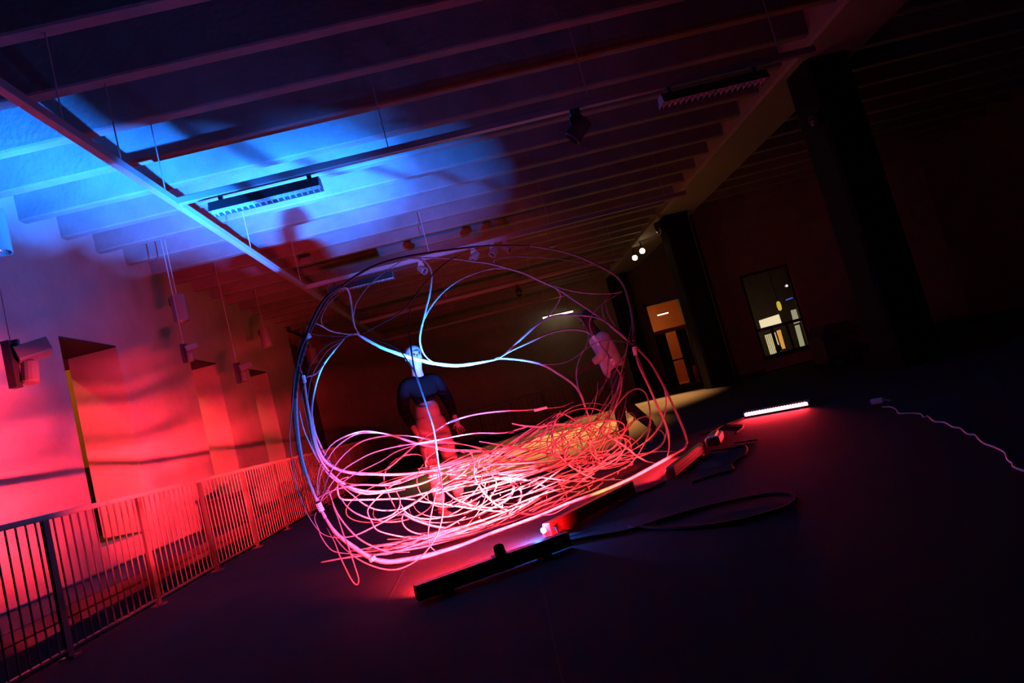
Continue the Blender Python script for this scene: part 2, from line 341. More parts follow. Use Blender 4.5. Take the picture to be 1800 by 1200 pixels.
# warm lamps of the corridor behind the left wall
for i, (y, lab) in enumerate([(9.05, 'first'), (12.8, 'second'), (16.0, 'third'), (22.9, 'last')]):
    light('POINT', 'corridor_light', (-7.05, y, 4.3), None, (60, 45, 45, 45)[i], (1.0, 0.46, 0.13), shadow_soft_size=0.08)
o = MB().bbox(-9.3, -8.5, 13.4, 15.2, 0.46, 1.9, 0.02).box(-8.5, -8.49, 13.45, 14.28, 0.5, 1.86).box(-8.5, -8.49, 14.32, 15.15, 0.5, 1.86).build('cabinet', 'black'); tag(o, 'dark cabinet seen through the nearest opening of the red wall', 'cabinet')

# ================================================================== railing
yposts = [4.90 + 1.25*k for k in range(-3, 13)]
rail = thing('railing', 'steel railing with thin balusters along the red lit gallery edge', 'railing', (XR, 4.9, 0))
y0, y1 = yposts[0]-0.1, yposts[-1]+0.03
MB().bbox(y0, y1, -0.045, 0.045, 0.95, 0.99, 0.008, Matrix(((0, 1, 0, XR), (1, 0, 0, 0), (0, 0, 1, 0), (0, 0, 0, 1)))).build('handrail', 'railwood', rail)
MB().box(XR-0.02, XR+0.02, y0, y1, 0.055, 0.067).build('bottom_rail', 'railsteel', rail)
pm = MB().box(-0.012, 0.012, -0.033, 0.033, 0, 0.95).box(-0.05, 0.05, -0.05, 0.05, 0, 0.012)
me_post = None; me_bal = None
for y in yposts:
    if me_post is None:
        o = MB().box(XR-0.012, XR+0.012, y-0.033, y+0.033, 0, 0.95).box(XR-0.05, XR+0.05, y-0.05, y+0.05, 0, 0.012).build('post', 'poststeel')
        for v in o.data.vertices: v.co -= Vector((XR, y, 0))
        o.location = (XR, y, 0); attach(o, rail); me_post = o.data
    else: inst(me_post, 'post', (XR, y, 0), parent=rail)
for a, b in zip(yposts[:-1], yposts[1:]):
    for i in range(12):
        y = a + (b-a)*(i+1)/13
        if me_bal is None:
            o = MB().tube([(0, 0, 0.067), (0, 0, 0.95)], 0.0065, 6).build('baluster', 'railsteel'); o.location = (XR, y, 0); attach(o, rail); me_bal = o.data
        else: inst(me_bal, 'baluster', (XR, y, 0), parent=rail)
# far guard rail
fr = thing('railing', 'far railing with a thin warm lit handrail behind the sculpture', 'railing', (1.0, 24.0, 0))
MB().bbox(-2.8, 4.3, 23.97, 24.03, 0.98, 1.02, 0.006).build('handrail', 'railwood', fr)
MB().box(-2.8, 4.3, 23.99, 24.01, 0.10, 0.12).build('bottom_rail', 'railsteel', fr)
for i in range(7): MB().box(-2.75+i*1.17-0.02, -2.75+i*1.17+0.02, 23.98, 24.02, 0, 0.98).build('post', 'poststeel', fr)
for i in range(42): MB().tube([(-2.6+i*0.165, 24, 0.12), (-2.6+i*0.165, 24, 0.98)], 0.007, 4).build('baluster', 'railsteel', fr)
# low dark box and small things on the walkway
o = MB().bbox(-4.95, -4.35, 11.5, 12.2, 0.17, 0.62, 0.03).box(-4.99, -4.31, 11.46, 12.24, 0.62, 0.66).build('storage_chest', 'black'); tag(o, 'low dark chest standing on the walkway behind the railing', 'chest')

# ================================================================== suspended lighting tracks
ZT = 3.88
def wire_part(p, parent, top=ZJ):
    MB().tube([(p[0], p[1], p[2]), (p[0], p[1], top)], 0.0065, 5).build('suspension_wire', 'wire', parent)
tr = thing('lighting_track', 'long suspended lighting track running away from the viewer under the joists', 'track', (-2.7, 7.2, ZT))
MB().bbox(1.0, 24.5, -0.035, 0.035, ZT, ZT+0.085, 0.006, Matrix(((0, 1, 0, -2.715), (1, 0, 0, 0), (0, 0, 1, 0), (0, 0, 0, 1)))).build('rail_profile', 'track', tr)
for k in (-2, -1, 0, 3, 6, 9, 12, 15): wire_part((-2.71, J0+JS*(k)-JT/2, ZT+0.085), tr)
XT = []
for i, (y, x1, lab) in enumerate([(7.17, 4.6, 'cross track carrying the blue lit louvered lamp'), (12.25, 4.6, 'cross track carrying the row of small spotlights'), (17.3, 4.4, 'third cross track, dim and farther back under the joists'), (21.6, 4.4, 'farthest cross track, dim under the joists')]):
    t = thing('lighting_track', 'suspended ' + lab, 'track', (0, y, ZT)); XT.append(t)
    MB().bbox(-2.68, x1, y-0.035, y+0.035, ZT, ZT+0.08, 0.006).build('rail_profile', 'track', t)
    ky = round((y+JT/2-J0)/JS)
    for x in (-0.36, 1.94, 4.2):
        yy = y; MB().tube([(x, yy, ZT+0.08), (x, yy, ZJ if abs(J0+JS*ky-JT/2-yy) < 0.09 else ZS)], 0.0065, 5).build('suspension_wire', 'wire', t)

def louver_lamp(x0, x1, y, label):
    zt = ZT-0.07; t = thing('louver_lamp', label, 'lamp', ((x0+x1)/2, y, zt))
    prof = [(-0.055, 0), (0.035, 0), (0.09, -0.105), (0.082, -0.11), (-0.055, -0.11)]
    # open trough: top, two sides and two end plates
    b = MB(); th = 0.008
    b.prism([(x0, y-0.05, zt), (x0, y+0.05, zt), (x0, y+0.05, zt-th), (x0, y-0.05, zt-th)], (x1-x0, 0, 0))
    b.prism([(x0, y-0.05, zt), (x0, y-0.05-th, zt), (x0, y-0.10-th, zt-0.115), (x0, y-0.10, zt-0.115)], (x1-x0, 0, 0))
    b.prism([(x0, y+0.05+th, zt), (x0, y+0.05, zt), (x0, y+0.10, zt-0.115), (x0, y+0.10+th, zt-0.115)], (x1-x0, 0, 0))
    b.build('housing', 'housing', t)
    for xe in (x0-th, x1):
        MB().prism([(xe, y-0.058, zt), (xe, y+0.058, zt), (xe, y+0.108, zt-0.115), (xe, y-0.108, zt-0.115)], (th, 0, 0)).build('end_plate', 'track', t)
    sp = MB().box(x0, x1, y-0.004, y+0.004, zt-0.113, zt-0.07).build('louver_spine', 'louver', t)
    n = 18; me = None
    for i in range(n):
        xx = x0+(x1-x0)*(i+0.5)/n
        if me is None:
            o = MB().prism([(0, -0.082, -0.075), (0, 0.082, -0.075), (0, 0.099, -0.114), (0, -0.099, -0.114)], (0.006, 0, 0)).build('louver_blade', 'louver'); o.location = (xx, y, zt); attach(o, sp); me = o.data
        else: inst(me, 'louver_blade', (xx, y, zt), parent=sp)
    MB().tube([(x0+0.02, y+0.03, zt-0.04), (x1-0.02, y+0.03, zt-0.04)], 0.013, 8).build('tube', 'white', t)
    for xs in (x0+0.12, x1-0.10):
        MB().box(xs-0.022, xs+0.022, y-0.02, y+0.02, zt, ZT).build('stem', 'housing', t)
    return t
louver_lamp(-2.36, -1.17, 7.17, 'long louvered lamp under the blue lit cross track')
louver_lamp(2.72, 3.95, 7.17, 'long louvered lamp under the dark right end of the nearest cross track')
louver_lamp(-2.30, -1.10, 12.25, 'long louvered lamp at the left end of the cross track above the hoop')

def spot(x, y, aim, label, m='track', s=1.0):
    t = thing('spotlight', label, 'lamp', (x, y, ZT), 'track spotlights')
    MB().box(x-0.04*s, x+0.04*s, y-0.03*s, y+0.03*s, ZT-0.05*s, ZT).build('adapter', m, t)
    MB().box(x-0.055*s, x+0.055*s, y-0.012, y+0.012, ZT-0.14*s, ZT-0.05*s).build('yoke', m, t)
    c = Vector((x, y, ZT-0.16*s)); a = Vector(aim).normalized()
    T = frame_T(c, a.orthogonal(), a)
    MB().lathe([(0.03*s, -0.1*s), (0.062*s, -0.085*s), (0.07*s, 0.0), (0.07*s, 0.10*s), (0.06*s, 0.105*s), (0.055*s, 0.06*s)], 16, T).build('head', m, t, False)
    MB().lathe([(0.01, 0.055*s), (0.05*s, 0.058*s), (0.05*s, 0.062*s)], 14, T).build('lens', 'darkglass', t)
    return t
spot(-0.56, 12.25, (0.5, -0.6, -0.6), 'blue lit spotlight nearest the louvered lamp, above the hoop')
spot(0.44, 12.25, (-0.6, -0.4, -0.6), 'first of the three blue lit spotlights close together above the hoop')
spot(0.80, 12.25, (-0.5, -0.5, -0.7), 'middle one of the three blue lit spotlights close together above the hoop')
spot(1.05, 12.25, (0.5, -0.5, -0.6), 'last of the three blue lit spotlights close together above the hoop')
spot(1.74, 7.17, (-0.7, 0.1, -0.6), 'dark spotlight hanging from the right half of the nearest cross track', 'housing', 1.35)

# dome cameras, sensor box, small pendant lens
def dome(c, label, r=0.16):
    t = thing('dome_camera', label, 'camera', c, 'dome cameras')
    T = Matrix.Translation(c)
    MB().lathe([(0.02, r*1.05), (r*0.9, r*1.0), (r, r*0.55), (r, r*0.3)], 18, T).build('base', 'black', t, True)
    MB().lathe([(r*0.97, r*0.3), (r*0.95, 0), (r*0.8, -r*0.45), (r*0.5, -r*0.75), (0.01, -r*0.85)], 18, T).build('dome', 'darkglass', t, True)
dome(Vector((5.47, 16.93, 4.33)), 'smoked dome camera at the top of the middle column')
dome(Vector((5.58, 9.16, 3.72)), 'smoked dome camera on the nearest dark column', 0.10)
o = MB().bbox(-2.87, -2.66, 13.12, 13.30, 4.60, 4.74, 0.02).box(-2.8, -2.7, 13.2, 13.28, 4.74, ZJ).build('sensor_box', 'white'); tag(o, 'small pale box under the joists above the long track', 'sensor')
t = thing('pendant_disc', 'small pale disc hanging on a wire above the top of the hoop', 'lamp', (2.16, 14.35, 4.0))
MB().lathe([(0.02, 0.03), (0.12, 0.015), (0.14, -0.015), (0.06, -0.03)], 14, Matrix.Translation((2.16, 14.35, 4.0))).build('disc', 'white', t)
MB().tube([(2.16, 14.35, 4.03), (2.16, 14.35, ZS)], 0.005, 5).build('wire', 'wire', t)

# cylinder pendants over the void
def pendant(x, y, ztop, label, r=0.115, h=0.42):
    t = thing('cylinder_pendant', label, 'lamp', (x, y, ztop), 'cylinder pendants over the void')
    T = Matrix.Translation((x, y, ztop))
    MB().lathe([(0.02, 0), (r, -0.005), (r, -h), (r*0.93, -h), (r*0.9, -h+0.08), (0.02, -h+0.09)], 24, T).build('shade', 'white', t, False)
    MB().lathe([(0.015, -h+0.085), (0.05, -h+0.06), (0.045, -h+0.01), (0.012, -h-0.012)], 12, T).build('bulb', 'chrome', t, True)
    MB().tube([(x, y, ztop), (x, y, ZS if True else ZJ)], 0.007, 5).build('cord', 'wire', t)
    MB().box(x-r-0.015, x-r*0.9, y-0.03, y+0.03, ztop-0.14, ztop-0.02).build('clamp', 'housing', t)
pendant(-4.33, 10.66, 3.90, 'purple lit cylinder pendant hanging over the first wall opening')
pendant(-4.36, 14.85, 3.90, 'red lit cylinder pendant hanging between the two farther wall openings')
pendant(-4.36, 18.7, 3.80, 'small dim cylinder pendant seen just inside the left side of the hoop')
pendant(-4.10, 6.36, 3.92, 'cyan lit cylinder pendant cut by the left picture edge')

def hung_flood(c, s, label):
    c = Vector(c); t = thing('flood_lamp', label, 'lamp', c, 'hanging flood lamps over the void')
    MB().box(c.x-0.05*s, c.x+0.05*s, c.y-0.06*s, c.y+0.06*s, c.z-0.40*s, c.z+0.22*s).build('driver_box', 'housing', t)
    T = frame_T(c+Vector((0.16*s, 0.14*s, 0.05*s)), (0.75, 0.66, 0.25), (-0.2, 0, 1))
    MB().bbox(-0.16*s, 0.22*s, -0.13*s, 0.13*s, -0.10*s, 0.10*s, 0.02*s, T).build('head', 'white', t)
    T2 = frame_T(c+Vector((0.13*s, 0.12*s, -0.22*s)), (1, 0, 0), (0, 0.2, 1))
    MB().lathe([(0.08*s, -0.15*s), (0.10*s, -0.13*s), (0.10*s, 0.13*s), (0.04*s, 0.17*s)], 16, T2).build('reflector', 'white', t)
    MB().box(c.x, c.x+0.12*s, c.y, c.y+0.05*s, c.z+0.12*s, c.z+0.22*s).build('bracket', 'housing', t)
    MB().tube([(c.x+0.03, c.y, c.z+0.22*s), (c.x+0.03, c.y, ZS)], 0.007, 5).build('cord', 'wire', t)
hung_flood((-4.33, 6.60, 2.56), 0.75, 'large flood lamp hanging at the left picture edge before the red wall')
hung_flood((-4.33, 10.45, 2.98), 0.48, 'small flood lamp hanging just left of the middle wall opening')
hung_flood((-4.33, 12.55, 2.80), 0.62, 'flood lamp with a black bracket hanging just left of the third wall opening')

# spotlights glowing on the far beam, far tube
for (px, lab) in (((1116, 453), 'lower of the two glowing warm spotlights on the far beam'), ((1129, 441), 'upper of the two glowing warm spotlights on the far beam')):
    c = onz(px[0], px[1], 4.32)
    t = thing('glowing_spotlight', lab, 'lamp', c, 'glowing spotlights on the far beam')
    a = (CAMP - c).normalized(); a = (a + Vector((0.02, 0.05, -0.03))).normalized()
    T = frame_T(c, a.orthogonal(), a)
    MB().lathe([(0.04, -0.2), (0.085, -0.18), (0.095, 0.0), (0.085, 0.0), (0.08, -0.02)], 18, T).build('housing', 'housing', t)
    MB().lathe([(0.01, -0.015), (0.078, -0.012), (0.07, 0.006), (0.03, 0.014)], 18, T).build('lens', 'bulb', t)
    MB().tube([c - a*0.12, (c.x+0.03, c.y+0.1, ZB)], 0.02, 6).build('arm', 'housing', t)
ft = spot(1.5, 17.3, (-0.15, -0.75, -0.65), 'warm track spotlight on the third cross track, lighting the floor behind the sculpture', 'housing', 1.2)
lf = light('SPOT', 'floor_spot_beam', (1.47, 17.15, ZT-0.32), (0.9, 13.9, 0), 19000, (1.0, 0.38, 0.09), spot_size=math.radians(52), spot_blend=0.6, shadow_soft_size=0.05); attach(lf, ft)
light('SPOT', 'far_spot_beam', onz(1122, 449, 4.22), (3.1, 17.4, 0), 11000, (1.0, 0.40, 0.11), spot_size=math.radians(64), spot_blend=0.6, shadow_soft_size=0.1)
t = thing('batten_lamp', 'bright warm tube lamp glowing above the walking person', 'lamp', (3.4, 25.2, 3.76))
MB().tube([(2.80, 25.05, 3.74), (4.0, 25.35, 3.74)], 0.028, 8).build('tube', 'tube', t)
MB().prism([(2.78, 25.0, 3.77), (2.78, 25.1, 3.77), (2.78, 25.1, 3.82), (2.78, 25.0, 3.82)], (1.24, 0.31, 0)).build('housing', 'white', t)
for q in (0.2, 0.8): MB().tube([(2.8+1.2*q, 25.05+0.3*q, 3.82), (2.8+1.2*q, 25.05+0.3*q, ZS-0.01)], 0.007, 5).build('rod', 'wire', t)
light('POINT', 'far_tube_light', (3.4, 23.6, 3.4), None, 8, (1.0, 0.62, 0.28), shadow_soft_size=0.3)

# fire extinguisher
ec = Vector((7.35, 23.4, 0))
t = thing('fire_extinguisher', 'red fire extinguisher standing on the floor beside the middle column', 'fire extinguisher', ec)
T = Matrix.Translation(ec)
MB().lathe([(0.10, 0), (0.105, 0.03), (0.105, 0.50), (0.08, 0.58), (0.03, 0.62)], 18, T).build('cylinder', 'extred', t, True)
MB().lathe([(0.106, 0.10), (0.107, 0.11), (0.107, 0.22), (0.106, 0.23)], 18, T).build('label_band', 'white', t)
MB().box(ec.x-0.03, ec.x+0.03, ec.y-0.1, ec.y+0.05, 0.62, 0.70).build('valve', 'black', t); va = bpy.data.objects['valve']
MB().tube(catmull([(ec.x-0.03, ec.y-0.02, 0.66), (ec.x-0.15, ec.y-0.03, 0.6), (ec.x-0.15, ec.y-0.03, 0.3)]), 0.014, 6).build('hose', 'black', va)
# dark trolley by the near column
t = thing('equipment_trolley', 'dark covered trolley on the floor right of the glazed door', 'trolley', (6.9, 13.0, 0))
MB().bbox(6.55, 7.25, 12.7, 13.3, 0.12, 0.62, 0.08).build('body', 'black', t)
MB().prism([(6.5, 12.66, 0.62), (7.3, 12.66, 0.62), (7.15, 12.75, 0.82), (6.7, 12.75, 0.85)], (0, 0.6, 0)).build('cover', 'blackcloth', t)
for x in (6.62, 7.18):
    for y in (12.78, 13.22): MB().lathe([(0.06, -0.02), (0.06, 0.02)], 12, frame_T((x, y, 0.06), (0, 1, 0), (1, 0, 0))).build('wheel', 'cable', t)

# ================================================================== LED bars on the floor
def led_bar(A, B, h, label, name='led_bar', wdt=0.075, body='bar', lens=None, tab=True, face=1, tilt=35):
    """bar lying on the floor from A to B; its lens faces the left of A->B (face=1)"""
    A = Vector((*A, 0)); B = Vector((*B, 0)); L = (B-A).length
    t = thing(name, label, 'light bar', A, 'led light bars on the floor')
    T = frame_T(A, (B-A))            # x along, y to the left, z up
    z0 = 0.012
    prof = [(-wdt/2, z0), (wdt/2, z0), (wdt/2, z0+h*0.35), (wdt/2-0.02*face if face > 0 else wdt/2, h), (-wdt/2 if face > 0 else -wdt/2+0.02, h), (-wdt/2, z0+h*0.5)]
    bo = MB().prism([(0.015, p[0], p[1]) for p in prof], (L-0.03, 0, 0), T).build('body', body, t)
    for x in (0, L-0.015):
        MB().prism([(x, p[0]*1.06, p[1]) for p in prof], (0.015, 0, 0), T).build('end_cap', body, t)
    for i in range(3):
        MB().box(0.02, L-0.02, -wdt/2-0.006 if face > 0 else wdt/2, -wdt/2 if face > 0 else wdt/2+0.006, z0+h*(0.2+0.25*i), z0+h*(0.28+0.25*i), T).build('cooling_fin', body, bo)
    for x in (0.18*L, 0.82*L):
        MB().box(x-0.03, x+0.03, -wdt/2-0.02, wdt/2+0.02, 0, z0, T).build('foot', body, t)
    if tab:
        MB().prism([(0.51*L, -0.01, h*0.9), (0.585*L, -0.01, h*0.9), (0.58*L, 0.0, h+0.05), (0.56*L, 0.0, h+0.06), (0.53*L, 0.0, h+0.06), (0.515*L, 0.0, h+0.05)], (0, 0.005, 0), T).build('mount_tab', body, t)
        MB().box(0.50*L, 0.595*L, -wdt/2-0.012, wdt/2+0.005, z0, h+0.004, T).build('mount_clamp', body, t)
    return t, T, L
def lens_strip(t, T, L, wdt, h, m, side=1, n=1):
    y = side*(wdt/2+0.002)
    MB().box(0.03, L-0.03, min(y, y+0.004*side), max(y, y+0.004*side), 0.025, h*0.72, T).build('lens', m, t)

def area_from(T, L, wdt, h, side, power, color, elev, parent, spread=180, name='bar_light', x0=0.03, x1=None, sz=None, az=0):
    x1 = L-0.03 if x1 is None else x1
    c = T @ Vector(((x0+x1)/2, side*(wdt/2+0.02+abs(math.sin(math.radians(az)))*(x1-x0)/2), h*0.55))
    ax = (T.to_3x3() @ Vector((1, 0, 0))).normalized(); nrm = (T.to_3x3() @ Vector((0, side, 0))).normalized()
    nrm = Matrix.Rotation(math.radians(az), 3, 'Z') @ nrm; ax = Matrix.Rotation(math.radians(az), 3, 'Z') @ ax
    d = nrm*math.cos(math.radians(elev)) + Vector((0, 0, 1))*math.sin(math.radians(elev))
    ld = bpy.data.lights.new(name, 'AREA'); ld.shape = 'RECTANGLE'; ld.size = x1-x0; ld.size_y = sz or h*0.4; ld.energy = power; ld.color = color
    ld.spread = math.radians(spread)
    o = bpy.data.objects.new(name, ld); COL.objects.link(o)
    R = Matrix((ax, (-d).cross(ax), -d)).transposed().to_4x4(); R.translation = c
    o.location = c; o.rotation_euler = R.to_euler(); attach(o, parent)
    return o

b1, T1, L1 = led_bar((-0.635, 3.77), (0.255, 4.07), 0.095, 'nearest black light bar on the floor, with a bracket tab on top')
lens_strip(b1, T1, L1, 0.075, 0.095, 'lensred')
area_from(T1, L1, 0.075, 0.095, 1, P_RED1, RED, 6, b1, spread=76)
area_from(T1, L1, 0.075, 0.095, 1, P_BLUE1, BLUE, 40, b1, spread=24, x0=0.3, name='blue_beam', az=-4)
area_from(T1, L1, 0.075, 0.095, 1, P_BLUEW, BLUE, 46, b1, spread=80, x0=0.05, x1=0.25, name='blue_wash', az=25)
b2, T2, L2 = led_bar((0.16, 4.50), (0.90, 5.27), 0.095, 'second light bar on the floor, with a red glowing back and a blue end', tab=False, body='barclear')
lens_strip(b2, T2, L2, 0.075, 0.095, 'lensred')
MB().lathe([(0.006, -0.012), (0.018, -0.01), (0.02, 0.006), (0.008, 0.012)], 12, frame_T(T2 @ Vector((-0.014, 0.012, 0.055)), (0, 0, 1), (T2.to_3x3() @ Vector((-1, 0, 0))))).build('end_socket', 'lensblue', b2, True)
MB().tube(catmull([T2 @ Vector((0.02, -0.05, 0.05)), T2 @ Vector((0.0, -0.09, 0.06)), T2 @ Vector((-0.03, -0.13, 0.02)), T2 @ Vector((0.0, -0.17, 0.01))]), 0.008, 6).build('handle_strap', 'cable', b2)
for q, (az, el, sp, pw) in enumerate(REDS):
    area_from(T2, L2, 0.075, 0.095, 1, pw, RED, el, b2, spread=sp, az=az, x0=0.12+0.05*q, x1=0.12+0.05*q+0.75)
for q, (az, el, sp, pw) in enumerate(BLUES):
    area_from(T2, L2, 0.075, 0.095, 1, pw, BLUE, el, b2, spread=sp, az=az, x0=0.03+0.06*q, x1=0.03+0.06*q+0.10, name='blue_beam')
area_from(T2, L2, 0.075, 0.095, 1, P_BLUEW, BLUE, 42, b2, spread=76, x0=0.05, x1=0.25, name='blue_wash', az=30)
area_from(T2, L2, 0.075, 0.095, 1, P_BLUEW*1.2, BLUE, 42, b2, spread=76, x0=0.05, x1=0.25, name='blue_wash', az=-38)
area_from(T2, L2, 0.075, 0.095, 1, 9, BLUE, 20, b2, spread=64, x0=0.05, x1=0.25, name='blue_low', az=22)
lg = light('POINT', 'blue_end_glow', T2 @ Vector((-0.06, 0.04, 0.10)), None, 26, BLUE, shadow_soft_size=0.015); attach(lg, b2)
b3, T3, L3 = led_bar((1.28, 5.46), (1.86, 6.42), 0.095, 'third light bar on the floor, ribbed back, beside the small power box', tab=False)
lens_strip(b3, T3, L3, 0.075, 0.095, 'lensred')
area_from(T3, L3, 0.075, 0.095, 1, P_RED3, RED, 5, b3, spread=76)
area_from(T3, L3, 0.075, 0.095, 1, P_REDUP, RED, 62, b3, spread=170, name='red_spill')
la = light('SPOT', 'amber_fill', T2 @ Vector((L2-0.04, 0.085, 0.07)), (0.85, 6.3, 0.02), P_AMBER, (1, 0.36, 0.05), spot_size=math.radians(70), spot_blend=0.8, shadow_soft_size=0.02); attach(la, b2)  # added amber light to tint the front rim orange, not a known led
# the bar that shines towards the viewer
b4, T4, L4 = led_bar((3.62, 7.70), (3.05, 8.34), 0.085, 'far glowing red light bar shining towards the viewer on the floor', tab=False)
for i in range(22):
    MB().lathe([(0.004, -0.002), (0.014, 0.0), (0.013, 0.006), (0.004, 0.009)], 8, frame_T(T4 @ Vector((0.04+(L4-0.08)*(i+0.5)/22, 0.039, 0.055)), (0, 0, 1), (T4.to_3x3() @ Vector((0, 1, 0))))).build('led', 'ledhot', b4)
lens_strip(b4, T4, L4, 0.075, 0.085, 'ledhot')
area_from(T4, L4, 0.075, 0.085, 1, P_RED4, RED, 0, b4, spread=100, sz=0.02)

# small power box and the cables
t = thing('power_box', 'small shiny metal power box on the floor beside the third light bar', 'power supply', (2.3, 7.0, 0))
Tp = frame_T((2.02, 6.55, 0.0), (2.42-2.02, 7.42-6.55, 0))
MB().bbox(0.0, 0.42, -0.07, 0.07, 0.012, 0.10, 0.012, Tp).build('case', 'chrome', t)
MB().box(0.03, 0.39, -0.035, 0.035, 0.10, 0.112, Tp).build('cover_ridge', 'track', t)
MB().box(-0.06, 0.0, -0.045, 0.045, 0.02, 0.09, Tp).build('plug', 'cable', t)
def cable(name, pts, r, label, m='cable', z=None):
    P = [onz(a, b, r*1.05) for a, b in pts]
    o = MB().tube(catmull(P, 6), r, 6).build(name, m, None, True); return tag(o, label, 'cable')
cable('power_cable', [(993, 953), (1040, 944), (1100, 934), (1160, 915), (1230, 894), (1300, 878), (1350, 869), (1385, 868), (1399, 876), (1385, 890), (1340, 905), (1290, 917), (1230, 926), (1160, 928), (1105, 926)], 0.012, 'thick black cable looping over the floor from the nearest light bar')
cable('power_cable', [(1112, 868), (1128, 865), (1150, 856), (1168, 847)], 0.010, 'short black cable joining the second and third light bars')
cable('power_cable', [(1250, 793), (1258, 791), (1268, 790), (1290, 787), (1308, 783), (1313, 790), (1308, 800), (1300, 806), (1290, 812), (1286, 818), (1288, 826), (1270, 831), (1245, 838), (1217, 848)], 0.010, 'thin black cable trailing from the third light bar past the power box')
cable('power_cable', [(1233, 764), (1255, 757), (1274, 747), (1290, 747), (1305, 747), (1305, 752), (1292, 762)], 0.009, 'reddish cable loop behind the small power box')
cable('power_cable', [(1274, 747), (1290, 741), (1308, 735)], 0.009, 'black cable running into the far glowing red bar')
cable('power_cable', [(1290, 778), (1310, 776), (1331, 773)], 0.008, 'short cable stub pointing right from the power box')
cable('white_cable', [(1551, 715), (1566, 715), (1576, 720), (1580, 726), (1600, 726), (1618, 727), (1624, 733), (1631, 731), (1642, 740), (1660, 742), (1675, 750), (1688, 752), (1700, 762), (1714, 764), (1722, 773), (1732, 780), (1742, 783), (1760, 791), (1768, 797), (1772, 808), (1780, 814), (1782, 820), (1800, 827), (1830, 836)], 0.006, 'thin pale cable wandering over the floor to the right edge', 'whitecable')
pc = onz(1541, 704, 0.03)
t = thing('plug_connector', 'pale plug connector at the end of the thin white cable', 'plug', (pc.x, pc.y, 0))
Tq = frame_T((pc.x, pc.y, 0.03), (0.6, -0.8, 0))
MB().bbox(-0.05, 0.06, -0.025, 0.025, -0.028, 0.022, 0.008, Tq).build('body', 'whitecable', t)
MB().tube([Tq @ Vector((0.06, 0, 0)), Tq @ Vector((0.12, 0.01, -0.02))], 0.008, 6).build('strain_relief', 'whitecable', t)
for s in (-0.01, 0.01): MB().tube([Tq @ Vector((-0.05, s, 0)), Tq @ Vector((-0.085, s, 0))], 0.003, 5).build('pin', 'chrome', t)
o = MB().lathe([(0.01, 0.001), (0.13, 0.002), (0.14, 0.0045), (0.02, 0.006)], 16, Matrix.Translation(onz(1245, 818, 0.0)) @ Matrix.Diagonal((0.7, 1.6, 1, 1))).build('paper_scrap', 'walk'); tag(o, 'flat dark mat scrap on the floor beside the third light bar', 'scrap')

# ================================================================== woven willow sculpture
SC_P0 = Vector((-0.95, 4.85, 0)); SC_N = Vector((-0.6, 0.8, 0))
def sc(px, py, d):
    """point of the sculpture: d metres behind its front plane, never below the floor"""
    r = ray(px, py); p = CAMP + r*((d-(CAMP-SC_P0).dot(SC_N))/r.dot(SC_N))
    if p.z < 0.012: p = onz(px, py, 0.012)
    return p
sculpt = thing('willow_sculpture', 'tall round sculpture of bent willow rods and hoops lit pink and blue', 'sculpture', (0.45, 5.9, 0))
PXM = 1/1182.0
def strand(pts, wpx, d0, d1=None, dm=None, m='willow', taper=(0.6, 0.3), name='strand', per=5, sides=6):
    """pts: traced outline points; wpx: width; d0,dm,d1: depth at start, middle, end"""
    d1 = d0 if d1 is None else d1; dm = (d0+d1)/2 if dm is None else dm
    n = len(pts); P = []
    for i, (a, b) in enumerate(pts):
        q = i/(n-1); d = d0*(1-q)*(1-2*q) + 4*dm*q*(1-q) + d1*q*(2*q-1)
        P.append(sc(a, b, d))
    C = catmull(P, per)
    for c in C:
        if c.z < 0.012: c.z = 0.012
    k = len(C); rad = []
    for i, c in enumerate(C):
        q = i/(k-1); e = min(1.0, 0.0+taper[0]+(1-taper[0])*min(1, q*4)); f = min(1.0, taper[1]+(1-taper[1])*min(1, (1-q)*4))
        rad.append(max(0.0022, wpx*0.5*PXM*(c-CAMP).length*e*f*random.uniform(0.93, 1.07)))
    o = MB().tube(C, rad, sides).build(name, m, sculpt, True)
    return o
HOOP = [(930,432),(860,432),(790,439),(710,452),(664,465),(630,482),(600,504),(576,526),(558,556),(542,590),(532,612),(526,640),(521,690),(521,730),(526,780),(536,826),(556,878),(572,910),(590,936),(620,960),(652,980),(680,987),(710,984),(760,974),(810,958),(860,938),(910,920),(956,903),(1000,884),(1060,862),(1110,840),(1154,816),(1172,806),(1200,790),(1208,777),(1200,752),(1180,706),(1160,666),(1142,636),(1120,612),(1114,600),(1112,570),(1109,545),(1104,526),(1098,506),(1086,488),(1070,476),(1050,466),(1020,452),(980,440),(930,432)]
H0 = strand(HOOP[:12], 4.2, 0.05, 0.0, m='unlit_rod', taper=(0.7, 1), name='hoop', per=6, sides=8)
strand(HOOP[11:18], 5.5, 0.0, 0.0, m='willow', taper=(1, 1), name='hoop', per=6, sides=8)
H1 = strand(HOOP[17:26], 8.0, 0.0, 0.0, taper=(0.6, 0.6), name='hoop', per=6, sides=8)
strand(HOOP[25:35], 5.5, 0.0, 0.0, taper=(1, 0.7), name='hoop', per=6, sides=8)
strand(HOOP[34:41], 4.0, 0.0, 0.0, m='willow2', taper=(0.9, 0.9), name='hoop', per=6, sides=8)
H2 = strand(HOOP[40:], 4.0, 0.0, 0.05, m='willow2', taper=(1, 0.7), name='hoop', per=6, sides=8)
